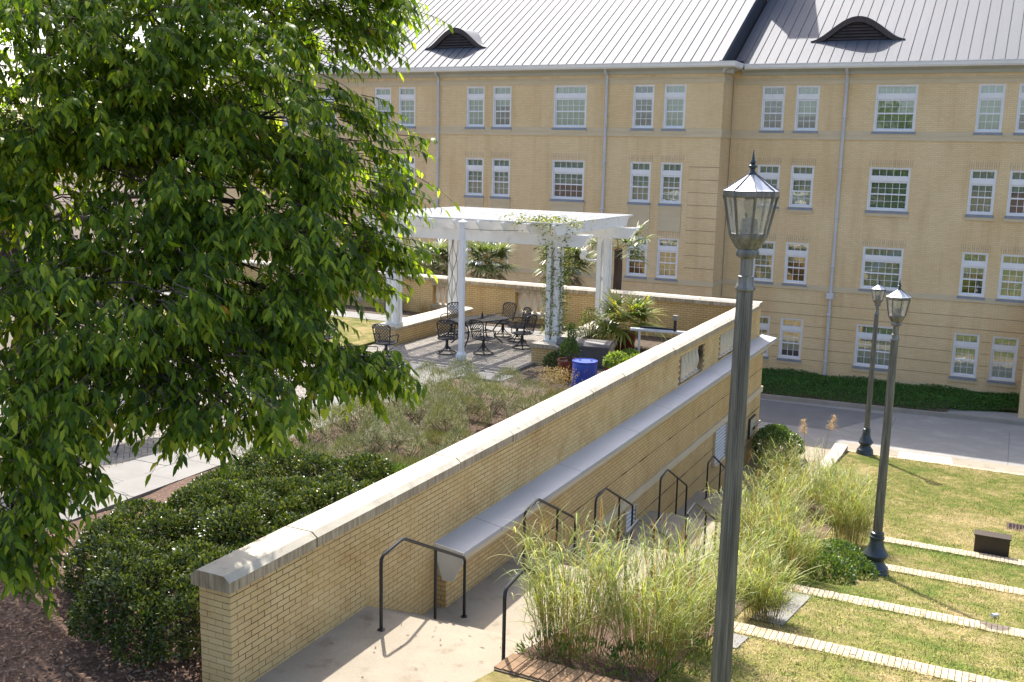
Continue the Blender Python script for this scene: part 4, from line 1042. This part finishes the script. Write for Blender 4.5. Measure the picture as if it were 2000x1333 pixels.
# ------------------------------------------------------------------ lamp posts
def make_lamp():
    t = thing('lamp_post', '', 'lamp post'); H = 5.1
    b = MB(); b.lathe([(.25, 0), (.25, .10), (.235, .12), (.235, .17), (.20, .20), (.155, .27), (.15, .30)], 16, rot=.2); b.build('plinth', 'lampbase', t, local=True, smooth=True)
    b = MB(); b.lathe([(.15, .30), (.205, .36), (.215, .40), (.195, .43), (.155, .50), (.125, .58), (.11, .66)], 32, flute=.045); b.build('skirt', 'lampbase', t, local=True, smooth=True)
    b = MB(); b.lathe([(.11, .66), (.125, .68), (.125, .71), (.105, .73), (.115, .75), (.115, .78), (.085, .80)], 16); b.build('collar', 'lampbase', t, local=True, smooth=True)
    b = MB(); b.lathe([(.083, .79), (.082, 1.2), (.064, 4.10)], 40, flute=.13); b.build('pole', 'lamp', t, local=True)
    b = MB(); b.lathe([(.064, 4.09), (.078, 4.10), (.080, 4.115), (.068, 4.135), (.062, 4.17), (.062, 4.20), (.05, 4.205), (.05, 4.33), (.085, 4.345), (.09, 4.36), (.09, 4.38), (.082, 4.40)], 20); b.build('neck', 'lamp', t, local=True, smooth=True)
    r8 = R_(22.5); Lz = 4.40
    lan = MB()
    lan.lathe([(.082, Lz - .002), (.092, Lz + .005), (.145, Lz + .085), (.148, Lz + .11), (.140, Lz + .112)], 8, rot=r8)
    lan.lathe([(.200, 4.775), (.212, 4.782), (.2125, 4.815), (.205, 4.82)], 8, rot=r8)
    for k in range(8):
        a = k * math.pi / 4 + r8; c, s = math.cos(a), math.sin(a)
        lan.tube([(.141 * c, .141 * s, Lz + .10), (.195 * c, .195 * s, 4.755), (.208 * c, .208 * s, 4.79)], .0105, 6)
    L = lan.build('lantern', 'lamp', t, local=True)
    for k in range(8):
        a0, a1 = k * math.pi / 4 + r8, (k + 1) * math.pi / 4 + r8; b = MB()
        r0, r1 = .137, .195
        b.quad((r0 * math.cos(a0), r0 * math.sin(a0), Lz + .115), (r0 * math.cos(a1), r0 * math.sin(a1), Lz + .115), (r1 * math.cos(a1), r1 * math.sin(a1), 4.772), (r1 * math.cos(a0), r1 * math.sin(a0), 4.772)); b.build('pane', 'lglass', L, local=True)
    b = MB(); b.lathe([(.213, 4.821), (.19, 4.832), (.035, 4.935), (.028, 4.938)], 8, rot=r8); rf = b.build('lantern_roof', 'lamproof', L, local=True)
    b = MB()
    for k in range(8):
        a = k * math.pi / 4 + r8; c, s = math.cos(a), math.sin(a); b.tube([(.21 * c, .21 * s, 4.824), (.034 * c, .034 * s, 4.938)], .0045, 4)
    b.build('roof_rib', 'lamp', L, local=True)
    b = MB(); b.lathe([(.030, 4.93), (.034, 4.945), (.022, 4.96), (.018, 4.975), (.033, 4.99), (.033, 5.0), (.016, 5.012), (.024, 5.022), (.022, 5.03), (.014, 5.04), (.0, 5.12)], 14); b.build('finial', 'lampbase', L, local=True, smooth=True)
    b = MB(); b.lathe([(.075, Lz + .06), (.075, Lz + .13), (.058, Lz + .22), (.02, Lz + .225)], 14); b.build('ballast', 'ballast', L, local=True, smooth=True)
    b = MB(); b.lathe([(.02, Lz + .225), (.022, Lz + .25), (.05, Lz + .29), (.058, Lz + .33), (.055, Lz + .36), (.03, Lz + .372), (0, Lz + .375)], 14); b.build('bulb', 'bulb', L, local=True, smooth=True)
    return t
l0 = make_lamp()
LP = [(-1.85, 7.86, -5.30, 'nearest lamp post, tall fluted grey green pole with large octagonal lantern'),
      (-1.72, 18.53, -7.31, 'middle lamp post with dark flared base beside the green shrub on the lawn'),
      (-3.5, 31.6, -8.70, 'farthest lamp post standing at the lawn corner beside the road')]
for i, (x, y, z, lab) in enumerate(LP):
    o = l0 if i == 0 else copy_tree(l0)
    o.location = (x, y, z); tag(o, lab, 'lamp post', 'lamp posts along the lawn')
    if i == 0: o.scale = (1, 1, 1.053)
b = MB(); b.box(-3.78, -3.22, 31.32, 31.88, -8.95, -8.69); o = b.build('lamp_footing', 'kerb', org=(-3.5, 31.6, -8.8)); tag(o, kind='structure')

# ------------------------------------------------------------------ vegetation
def cloud_on_lumps(lumps, n, hmin=None):
    """points on the upper/outer skin of overlapping ellipsoids -> P, outward normals"""
    w = np.array([a[3] * a[4] + a[4] * a[5] + a[3] * a[5] for a in lumps]); idx = rng.choice(len(lumps), n, p=w / w.sum())
    A = np.array(lumps)[idx]; d = rdir(n, -.35, 1); rad = A[:, 3:6]; jit = rng.uniform(.80, 1.03, n)[:, None]
    P = A[:, :3] + d * rad * jit; N = nrm(d / rad)
    keep = np.ones(n, bool)
    for a in lumps:
        q = (P - np.array(a[:3])) / np.array(a[3:6]); keep &= (q * q).sum(1) > .58
    if hmin is not None: keep &= P[:, 2] > hmin
    return P[keep], N[keep]
def bush(name, label, cat, lumps, n, mname, ll, lw, up=.4, hmin=None, stem=True, group=None, core=True):
    c = np.array(lumps)[:, :3].mean(0); z0 = hmin if hmin is not None else min(a[2] - a[5] for a in lumps)
    t = thing(name, label, cat, (c[0], c[1], z0), group=group)
    P, N = cloud_on_lumps(lumps, n, hmin); k = len(P)
    D = nrm(N * .8 + rdir(k) * .8 + np.array([[0, 0, up]])); NN = nrm(N + rdir(k) * .6 + np.array([[0, 0, .5]]))
    V, F = leaves_geo(P, D, NN, rng.uniform(ll * .65, ll * 1.25, k), rng.uniform(lw * .7, lw * 1.2, k), .15)
    npmesh('foliage', V, F, mname, t)
    if core:
        for a in lumps:
            b = MB()
            for i in range(4):
                ang = random.uniform(0, 6.28); e = (a[0] + a[3] * .6 * math.cos(ang), a[1] + a[4] * .6 * math.sin(ang), a[2] + a[5] * .5)
                b.tube([(a[0], a[1], z0 - .05), ((a[0] + e[0]) / 2, (a[1] + e[1]) / 2, (z0 + e[2]) / 2 + .05), e], [.018, .013, .006], 5)
            b.build('stem', 'twig', t)
    return t
# glossy hedge near the wall
lum = []
y = 7.6
while y < 12.9:
    x = -10.25 + max(0, 9.0 - y) * 1.1
    while x < -7.3:
        lum.append((x + random.uniform(-.12, .12), y + random.uniform(-.12, .12), ZT + random.uniform(.10, .42), random.uniform(.28, .50), random.uniform(.28, .50), random.uniform(.32, .48))); x += .42
    y += .42
bush('hedge', 'dense glossy dark green hedge between the path and the near end of the retaining wall', 'hedge', lum, 230000, 'hedge', .055, .028, .5, ZT + .0)
# grey green sprawling shrubs further along
def sprigs(label, lum, n, name='low_shrub', mname='rosemary', L=.09, W=.014):
    c = np.array(lum)[:, :3].mean(0); t = thing(name, label, 'shrub', (c[0], c[1], ZT), group='low shrubs in the long planting bed')
    P, N = cloud_on_lumps(lum, n, ZT + .02); k = len(P); P = P - N * .06
    D = nrm(N * .7 + rdir(k) * .75 + np.array([[0, 0, .7]]))
    V, F = blades_geo(P, D, rng.uniform(L * .6, L * 1.3, k), rng.uniform(W * .7, W * 1.3, k), rng.uniform(.0, .3, k), 1)
    npmesh('foliage', V, F, mname, t)
    for a in lum:
        b = MB()
        for i in range(5):
            an = random.uniform(0, 6.28); b.tube([(a[0], a[1], ZT - .03), (a[0] + a[3] * .7 * math.cos(an), a[1] + a[4] * .7 * math.sin(an), a[2] + a[5] * .3)], [.014, .005], 4)
        b.build('stem', 'twig', t)
def lumps_grid(x0, x1, y0, y1, h):
    out_ = []; y = y0
    while y < y1:
        x = x0
        while x < x1: out_.append((x + random.uniform(-.2, .2), y + random.uniform(-.2, .2), ZT + random.uniform(.05, .22), random.uniform(.34, .56), random.uniform(.34, .56), random.uniform(h * .55, h * 1.6))); x += .7
        y += .7
    return out_
def lumps_in(x0, x1, y0, y1, n, r, h): return [(random.uniform(x0, x1), random.uniform(y0, y1), ZT + random.uniform(.1, h * .5), random.uniform(r * .7, r * 1.2), random.uniform(r * .7, r * 1.2), random.uniform(h * .4, h * .62)) for _ in range(n)]
sprigs('grey green sprawling shrub in the bed just past the glossy hedge', lumps_grid(-11.3, -8.0, 13.2, 15.9, .5), 60000)
sprigs('grey green sprawling shrub in the middle of the bed beside mulch', lumps_grid(-11.5, -8.9, 16.1, 18.2, .5), 42000)
sprigs('grey green sprawling shrub at the far end of the bed before the drum', lumps_grid(-11.4, -8.3, 18.4, 20.3, .5), 42000)
bush('low_shrub', 'bright green low shrub against the coping between hedge and grey shrubs', 'shrub', [(-7.75, 13.0, ZT + .3, .5, .6, .4), (-8.3, 12.9, ZT + .25, .5, .5, .35), (-7.6, 13.9, ZT + .3, .4, .5, .35)], 5000, 'shrub', .07, .022, .8, ZT, group='low shrubs in the long planting bed')
# dry tufts
def tuft(label, x, y, z, n, h, mname, spread=.35, name='grass_tuft', w=.008, cat='grass'):
    t = thing(name, label, cat, (x, y, z)); P = np.stack([x + rng.normal(0, .12, n), y + rng.normal(0, .12, n), np.full(n, z)], 1)
    D = nrm(np.stack([rng.normal(0, spread, n), rng.normal(0, spread, n), np.ones(n)], 1))
    V, F = blades_geo(P, D, rng.uniform(h * .5, h, n), np.full(n, w), rng.uniform(.02, .25, n), 3); npmesh('blades', V, F, mname, t)
    return t
tf = tuft('dry straw coloured seed heads beside the blue drum', -8.75, 20.1, ZT, 160, .75, 'dry', .28)
n = 900; P = np.stack([-8.75 + rng.normal(0, .22, n), 20.1 + rng.normal(0, .22, n), ZT + rng.uniform(.5, .82, n)], 1); V, F = leaves_geo(P, rdir(n, .2, 1), rdir(n), rng.uniform(.03, .06, n), rng.uniform(.012, .02, n)); npmesh('seed_heads', V, F, 'dry', tf)
tuft('dry bleached grass tuft spilling against the coping before the seed heads', -8.0, 18.9, ZT, 420, .55, 'dry', .6)
tuft('pale dry grass at the edge of the grey shrubs', -7.7, 16.6, ZT, 260, .4, 'dry', .7)
tuft('dry twiggy plant against the parapet beside the dark planter box', -17.85, 29.5, ZT, 160, .85, 'dry', .45)
# plants in and around the pots
bush('potted_shrub', 'upright small conifer in the red pot left of the drum', 'shrub', [(-9.55, 22.7, ZT + .72, .22, .22, .3), (-9.5, 22.7, ZT + 1.1, .09, .09, .3)], 1800, 'shrub', .06, .02, .9, ZT + .45)
bush('potted_plant', 'bright yellow green leafy plant in the red pot right of the drum', 'plant', [(-8.25, 22.55, ZT + .58, .28, .28, .2), (-7.85, 22.9, ZT + .5, .25, .25, .2)], 420, 'lime_leaf', .13, .11, .3, ZT + .4)
bush('low_shrub', 'small dark green shrub at the foot of the right pier before the deck box', 'shrub', [(-10.3, 23.6, ZT + .2, .3, .3, .25)], 1500, 'hedge', .06, .03, .5, ZT)
for k, (x, y) in enumerate(((-9.0, 25.6), (-7.6, 24.6), (-8.3, 27.6), (-7.4, 23.4))):
    bush('weed', ['weedy green plant under the pipe frame', 'green weed by the timber boards near the coping', 'weedy plant beyond the pipe frame', 'bright weed between coping and red pot'][k], 'plant', [(x, y, ZT + .12, .3, .3, .2)], 700, 'shrub', .07, .03, .7, ZT, core=False)
# round shrub at the bottom of the stairs, green shrub by the lamp
bush('round_shrub', 'rounded green shrub at the foot of the podium corner', 'shrub', [(-5.75, 29.3, -8.2, .6, .75, .62), (-5.5, 28.6, -8.3, .55, .6, .5), (-5.6, 30.0, -8.35, .55, .55, .45)], 9000, 'shrub', .08, .04, .5, -8.72)
bush('leafy_shrub', 'loose dark green shrub at the base of the middle lamp post', 'shrub', [(-2.35, 18.3, -7.1, .5, .5, .38), (-2.75, 17.8, -6.95, .5, .5, .38), (-1.95, 18.0, -7.15, .35, .4, .28), (-2.3, 17.3, -6.95, .4, .45, .3)], 6500, 'shrub', .06, .03, .6, lawn_z(18.3) - .1)

# ornamental grasses
def reed_clump(label, x, y, z, r, h, n, plume=0, rust=.0, lean=.22):
    t = thing('ornamental_grass', label, 'ornamental grass', (x, y, z), group='variegated ornamental grasses beside the stairs')
    a = rng.uniform(0, 6.283, n); rr = r * np.sqrt(rng.uniform(0, 1, n))
    P = np.stack([x + rr * np.cos(a), y + rr * np.sin(a), np.full(n, z - .02)], 1)
    D = nrm(np.stack([np.cos(a) * rr / r * lean + rng.normal(0, .08, n), np.sin(a) * rr / r * lean + rng.normal(0, .08, n), np.ones(n)], 1))
    L = h * rng.uniform(.5, 1.08, n)
    V, F = blades_geo(P, D, L, np.full(n, .009), np.full(n, .05), 3); npmesh('culms', V, F, 'culm', t)
    k = 6; PP = np.repeat(P, k, 0); DD = np.repeat(D, k, 0); LL = np.repeat(L, k); tt = rng.uniform(.22, 1.0, n * k) ** .8
    B = PP + DD * (LL * tt)[:, None]; aa = np.repeat(a, k) + rng.normal(0, 1.3, n * k)
    el = rng.uniform(.6, 2.3, n * k)
    D2 = np.stack([np.cos(aa), np.sin(aa), el], 1)
    V, F = blades_geo(B, D2, rng.uniform(.22, .58, n * k), rng.uniform(.007, .014, n * k), rng.uniform(.1, .8, n * k) ** 1.2, 4); npmesh('blades', V, F, 'reed', t)
    m_ = int(n * 1.2 * (rust + .12)); i = rng.integers(0, n, m_); B = P[i] + D[i] * (L[i] * rng.uniform(.75, 1.08, m_))[:, None]
    V, F = blades_geo(B, nrm(D[i] + rng.normal(0, .3, (m_, 3))), rng.uniform(.18, .38, m_), np.full(m_, .008), np.full(m_, .08), 2); npmesh('rust_blades', V, F, 'redblade', t)
    return t
GR = [(-4.02, 9.8, 1.42, .36, 240, 'large pale variegated grass clump nearest the landing, beside the handrail'),
      (-3.15, 10.05, 1.45, .36, 230, 'large pale variegated grass clump left of the foreground lamp post'),
      (-3.05, 11.2, 1.35, .35, 230, 'tall grass clump close behind the foreground lamp post'),
      (-2.62, 13.35, .8, .25, 190, 'short grass clump beside the concrete slab in the lawn'),
      (-3.25, 14.8, 1.0, .34, 170, 'grass clump midway down the stairs'),
      (-3.7, 17.4, 1.25, .45, 240, 'pale grass clump left of the loose green shrub'),
      (-2.95, 16.7, 1.15, .40, 220, 'grass clump with brown stems just before the loose green shrub'),
      (-3.9, 20.3, 1.3, .5, 240, 'feathery grass clump in the middle of the lower planting'),
      (-2.45, 20.6, 1.35, .33, 240, 'tall grass clump immediately left of the middle lamp pole'),
      (-4.0, 23.2, 1.3, .5, 240, 'grass clump low on the stairs before the round shrub'),
      (-3.1, 22.6, 1.1, .42, 220, 'grass clump behind the middle lamp pole, toward the lawn corner'),
      (-3.3, 24.6, .95, .42, 200, 'lower grass clump at the top of the path kerb'),
      (-5.3, 27.4, 1.1, .4, 170, 'grass clump before the round shrub at the stair foot')]
for x, y, h, r, n, lab in GR:
    reed_clump(lab, x, y, stair_z(y) if x < -4.45 else lawn_z(y), r, h, n, rust=.25)
bush('undergrowth', 'low green undergrowth at the foot of the nearest grass clumps', 'plant', [(-4.1, 9.35, lawn_z(9.35) + .1, .3, .25, .2), (-3.6, 9.4, lawn_z(9.4) + .1, .4, .3, .22), (-3.1, 9.6, lawn_z(9.6) + .1, .4, .35, .25), (-2.9, 10.4, lawn_z(10.4) + .05, .3, .5, .2)], 1500, 'shrub', .08, .016, 1.0, lawn_z(9.6) - .1, core=False)
def plume(label, x, y, z, h, lean):
    t = thing('reed_plume', label, 'reed', (x, y, z), group='tall plumed reeds')
    top = Vector((x + lean * .25, y, z + h)); b = MB(); b.tube([(x, y, z), (x + lean * .06, y, z + h * .5), top], [.008, .006, .004], 5); b.build('stalk', 'culm', t)
    n = 190; s_ = rng.uniform(0, 1, n); B = np.array(top)[None] + np.stack([lean * s_ * .16, np.zeros(n), s_ * .42 - .08], 1)
    D = np.stack([rng.normal(lean * .8, .6, n), rng.normal(0, .6, n), rng.uniform(.3, 1.3, n)], 1)
    V, F = blades_geo(B, D, rng.uniform(.12, .34, n) * (1.15 - s_ * .6), np.full(n, .012), rng.uniform(.2, .9, n), 2); npmesh('plume', V, F, 'plume', t)
plume('tall reed with upright tan plume before the dark road', -4.75, 28.6, -8.7, 1.25, -.25); plume('tall reed with tan plume drooping to the right before the dark road', -4.3, 28.9, -8.6, 1.3, .5)
tuft('thin dry reed stalks standing before the cornice flashing', -4.3, 11.0, -5.9, 9, 1.9, 'dry', .1, 'dry_reed', .012, 'reed')

n = 60; P = np.stack([rng.uniform(-6.5, -4.6, n), rng.uniform(6.5, 9.6, n), np.full(n, ZT + .012)], 1)
V, F = leaves_geo(P, rdir(n, -.05, .1), rdir(n, .8, 1), rng.uniform(.02, .07, n), rng.uniform(.008, .02, n), .1)
o = npmesh('leaf_litter', V, F, 'chipm'); tag(o, 'scattered dry leaf litter on the concrete landing', 'litter', kind='stuff')
# palms
def fan_leaf(V, F, base, tip_dir, up, stalk, size, nb, mb):
    """fan of narrow blades at end of a stalk"""
    d = Vector(tip_dir).normalized(); base = Vector(base); hub = base + d * stalk + Vector((0, 0, -.10 * stalk))
    mb.tube([base, base + d * stalk * .5 + Vector((0, 0, .02)), hub], [.014, .010, .007], 4)
    side = d.cross(Vector((0, 0, 1))).normalized(); nn = side.cross(d)
    P = []; D = []
    for i in range(nb):
        a = R_(-115 + 230 * i / (nb - 1)); v = d * math.cos(a) + side * math.sin(a) + nn * (.18 + random.uniform(-.12, .12)); P.append(hub); D.append(v)
    L = np.array([size * (1 - .25 * abs(-1 + 2 * i / (nb - 1))) * random.uniform(.85, 1.1) for i in range(nb)])
    v_, f_ = blades_geo(np.array(P), np.array(D), L, np.full(nb, size * .075), rng.uniform(.15, .55, nb), 3)
    F.append(f_ + sum(len(q) for q in V)); V.append(v_)
def palm(label, x, y, z0, zc, nleaf, size, mname='palm', dead=True, stalk=.6, name='fan_palm', nb=22, lo=-.35):
    t = thing(name, label, 'palm', (x, y, z0)); V, F = [], []; mb = MB()
    for i in range(nleaf):
        a = i * 2.4 + random.uniform(-.3, .3); e = random.uniform(lo, 1.1)
        fan_leaf(V, F, (x, y, zc), (math.cos(a), math.sin(a), e), None, stalk * random.uniform(.8, 1.25), size * random.uniform(.8, 1.15), nb, mb)
    npmesh('fronds', np.concatenate(V), np.concatenate(F), mname, t); mb.build('stalk', 'culm', t)
    if zc - z0 > .6:
        b = MB(); k = 9; b.tube([(x + .03 * math.sin(i), y, z0 + (zc - z0) * i / k) for i in range(k + 1)], [.17 - .004 * i for i in range(k + 1)], 10); b.build('trunk', 'bark', t)
    if dead:
        V, F = [], []; mb = MB()
        for i in range(nleaf // 2):
            a = i * 2.4 + .7; fan_leaf(V, F, (x, y, zc - .15), (math.cos(a), math.sin(a), random.uniform(-1.3, -.5)), None, stalk * .7, size * .9, 14, mb)
        npmesh('dead_fronds', np.concatenate(V), np.concatenate(F), 'deadfrond', t); mb.build('dead_stalk', 'twig', t)
palm('broad fan palm behind the parapet between the left pergola posts', -19.0, 32.2, -8.8, -3.75, 44, .85)
palm('fan palm behind the parapet just right of the slim white post', -17.0, 32.6, -8.8, -3.7, 38, .8)
palm('fan palm behind the parapet at the vine covered post', -13.9, 32.3, -8.8, -3.55, 42, .85)
palm('tall fan palm behind the parapet right of the pergola', -11.8, 31.9, -8.8, -2.95, 20, .75, dead=False, stalk=.75)
palm('yellow green potted fan palm beside the right pergola post', -9.75, 27.3, ZT + .46, ZT + .85, 40, .8, 'palmy', False, .55, nb=20, lo=-.35)
# vine on the right near pergola post
vt = thing('climbing_vine', 'climbing vine winding up the near right pergola post onto the slats', 'vine', (-10.95, 24.85, -4.88))
for k in range(5):
    b = MB(); ph = k * 1.3; b.tube([(-10.95 + .17 * math.cos(ph + z * 2.2), 24.85 + .17 * math.sin(ph + z * 2.2), z) for z in np.linspace(-4.87, -1.95, 16)], .009, 4)
    b.build('stem', 'twig', vt)
n = 2000; z = rng.uniform(-4.7, -1.7, n); a = rng.uniform(0, 6.28, n); rr = rng.uniform(.12, .34, n) * (1 + .5 * (z > -2.6))
P = np.stack([-10.9 + rr * np.cos(a) * 1.2, 24.85 + rr * np.sin(a), z], 1)
n2 = 650; P2 = np.stack([rng.normal(-11.15, .5, n2), rng.normal(24.45, .4, n2), rng.normal(-1.66, .06, n2)], 1); P = np.concatenate([P, P2]); n += n2
V, F = leaves_geo(P, rdir(n, -.6, .6), rdir(n, 0, 1), rng.uniform(.05, .10, n), rng.uniform(.025, .05, n)); npmesh('foliage', V, F, 'vine', vt)
bush('leafy_shrub', 'loose shrub with reddish shoots rising behind the vine covered post', 'shrub', [(-10.4, 26.2, ZT + .55, .4, .5, .5), (-10.3, 25.9, ZT + .95, .3, .3, .35)], 1100, 'vine', .07, .03, .7, ZT)
vb = thing('bare_vine', 'leafless vine stems climbing the far left pergola post', 'vine', (-16.02, 28.45, -4.88))
for k in range(4):
    b = MB(); b.tube([(-16.02 + .19 * math.cos(k * 1.6 + z * 1.7) , 28.45 - .19 + .02 * math.sin(z * 9), z) for z in np.linspace(-4.87, -2.5, 14)], .008, 4)
    b.build('stem', 'twig', vb)

# ------------------------------------------------------------------ the tree
CAMR = np.array([RIGHT, DOWN, FWD])
def unproj(u, v, d): return d * (np.array([(u - 1000) / 1995.8, (v - 666.5) / 1995.8, 1.0]) @ CAMR)
tree = thing('shade_tree', 'large leafy tree with drooping pointed leaves overhanging the terrace at the left', 'tree', (-14.3, 11.2, ZT))
LOB = [(-180, 200, 11.2, 1.5, 1.4), (60, 120, 11.2, 1.5, 1.3), (250, 80, 11.0, 1.4, 1.1), (430, 110, 11.2, 1.4, 1.05), (590, 45, 11.6, .85, .45), (710, 14, 11.8, .45, .22),
       (560, 230, 11.0, 1.0, .58), (690, 330, 11.2, .66, .42), (420, 330, 11.0, 1.3, .75), (200, 330, 11.0, 1.5, 1.1), (40, 420, 11.2, 1.1, 1.0), (620, 460, 10.8, .78, .46), (700, 520, 11.0, .36, .36),
       (430, 520, 10.5, 1.0, .55), (200, 560, 10.0, 1.25, .5), (-40, 620, 9.8, .9, .7), (570, 590, 10.4, .36, .26), (600, 700, 10.3, .56, .20), (700, 715, 10.4, .22, .11), (400, 725, 9.8, .95, .40),
       (230, 720, 9.6, 1.0, .5), (110, 800, 9.4, .66, .42), (45, 900, 9.2, .36, .36), (450, 795, 9.9, .38, .18), (25, 1010, 9.1, .2, .26), (45, 1060, 9.1, .1, .12), (-150, 850, 9.4, .6, .7),
       (150, -250, 11.2, 1.8, 1.4), (480, -200, 11.2, 1.4, 1.1), (-250, -50, 11.4, 1.6, 1.6), (700, -120, 11.6, .7, .5), (300, 180, 11.9, 1.2, 1.2), (330, 640, 10.2, .9, .5), (520, 400, 11.0, .9, .5)]
C0 = np.array([unproj(a[0], a[1], a[2]) for a in LOB]); vol = np.array([a[3] ** 2 * a[4] for a in LOB]) ** .58
NS = 9000
cn_ = np.maximum(7, np.round(640 * vol / vol.sum())).astype(int); ci_ = np.repeat(np.arange(len(LOB)), cn_); NCL = len(ci_); rad_c = np.array([[a[3], a[3], a[4]] for a in LOB])[ci_]
dc_ = rdir(NCL); CC = C0[ci_] + dc_ * rad_c * (rng.uniform(.2, 1, NCL) ** .4)[:, None]
pick = rng.integers(0, NCL, NS); idx = ci_[pick]; d = nrm(dc_[pick] + rdir(NS) * .5)
S0 = CC[pick] + rng.normal(0, 1, (NS, 3)) * np.array([[.16, .16, .085]])
out = nrm(d * np.array([[1, 1, .35]]) + rdir(NS) * .45 + nrm(S0 - np.array([[-14.3, 11.2, 0]])) * .5); out[:, 2] = out[:, 2] * .6 - .12; out = nrm(out)
TL = rng.uniform(.2, .46, NS); k = 11
tt = np.tile((np.arange(k) + .6) / k, NS); Pb = np.repeat(S0, k, 0); Od = np.repeat(out, k, 0); Tl = np.repeat(TL, k)
base = Pb + Od * (Tl * tt)[:, None] + np.array([[0, 0, -1.0]]) * (Tl * .28 * tt ** 2)[:, None]
sidev = nrm(np.cross(Od, np.array([[0, 0, 1.0]]))); sg_ = np.tile(np.where(np.arange(k) % 2, 1.0, -1.0), NS)[:, None]
nl = len(base)
D = nrm(Od * .55 + sidev * sg_ * .55 + np.array([[0, 0, -.72]]) + rng.normal(0, .22, (nl, 3)))
NN = nrm(Od * .5 + np.array([[0, 0, .8]]) + sidev * sg_ * .25 + rng.normal(0, .3, (nl, 3)))
sel = rng.uniform(0, 1, nl) < .93; base, D, NN = base[sel], D[sel], NN[sel]; nl = len(base)
Ll = .06 + .10 * rng.beta(2.2, 1.6, nl); Wl = Ll * rng.uniform(.29, .39, nl)
V, F = leaves_geo(base, D, NN, Ll, Wl, .22)
yel = rng.uniform(0, 1, nl) < .0022; fy = np.repeat(yel, 4)
npmesh('crown', V, F[~fy], 'leaf', tree, smooth=True)
used, inv = np.unique(F[fy], return_inverse=True)
npmesh('yellow_leaves', V[used], inv.reshape(-1, 3), 'leafy', tree)
# twigs
V, F = [], []
tw = np.arange(NS); q0 = S0 - out * .12; q1 = S0 + out * (TL * .5)[:, None] + np.array([[0, 0, -.1]]) * TL[:, None]; q2 = S0 + out * TL[:, None] + np.array([[0, 0, -.28]]) * TL[:, None]
s_ = nrm(np.cross(out, np.array([[0, 0, 1.0]]))); u_ = nrm(np.cross(s_, out)); rows = []
for q_, r_ in ((q0, .006), (q1, .004), (q2, .0015)):
    for an in (0, 2.094, 4.189): rows.append(q_ + s_ * (r_ * math.cos(an)) + u_ * (r_ * math.sin(an)))
V = np.stack(rows, 1).reshape(-1, 3); bb = tw[:, None] * 9
F = np.concatenate([bb + np.array([[r * 3 + j, r * 3 + (j + 1) % 3, r * 3 + 3 + (j + 1) % 3, r * 3 + 3 + j]]) for r in range(2) for j in range(3)], 1).reshape(-1, 4)
npmesh('twigs', V, F, 'twig', tree)
# trunk, limbs
b = MB(); tb = Vector((-14.3, 11.2, ZT - .1))
b.tube([tb, tb + Vector((.0, 0, .6)), tb + Vector((.05, 0, 1.6)), tb + Vector((.1, .0, 2.4))], [.34, .25, .22, .22], 12)
fork = tb + Vector((.1, 0, 2.3)); stems = []
for off, r in (((-.5, .1, 2.2), .13), ((.25, .2, 2.6), .15), ((.75, -.25, 2.0), .12), ((-.1, -.5, 2.4), .11)):
    e = fork + Vector(off); b.tube([fork, fork + Vector(off) * .5 + Vector((random.uniform(-.1, .1), 0, 0)), e, e + Vector((off[0] * .8, off[1] * .8, 1.8))], [r * 1.15, r, r * .8, r * .45], 9)
    stems += [fork + Vector(off) * .5, e, e + Vector((off[0] * .4, off[1] * .4, .9))]
b.build('trunk', 'bark', tree, smooth=True)
for ci, a in zip(C0, LOB):
    c_ = Vector(ci); s0 = min(stems, key=lambda p: (p - c_).length + abs((p.z + .4) - c_.z) * .8)
    mid = s0.lerp(c_, .5) + Vector((random.uniform(-.2, .2), random.uniform(-.2, .2), .25)); L_ = (c_ - s0).length; r = min(.05, .014 + .007 * L_)
    b = MB(); b.tube([s0, s0.lerp(mid, .5) + Vector((0, 0, .08)), mid, mid.lerp(c_, .55) + Vector((0, 0, .06)), c_], [r, r * .85, r * .65, r * .45, r * .22], 7)
    for j in range(9):
        dd = Vector(rdir(1)[0]); e = c_ + Vector((dd.x * a[3], dd.y * a[3], dd.z * a[4])) * .85; f0 = mid.lerp(c_, random.uniform(.25, 1)); b.tube([f0, f0.lerp(e, .5) + Vector((0, 0, .07)), e], [r * .3, r * .2, .004], 5)
    b.build('bough', 'bark', tree, smooth=True)
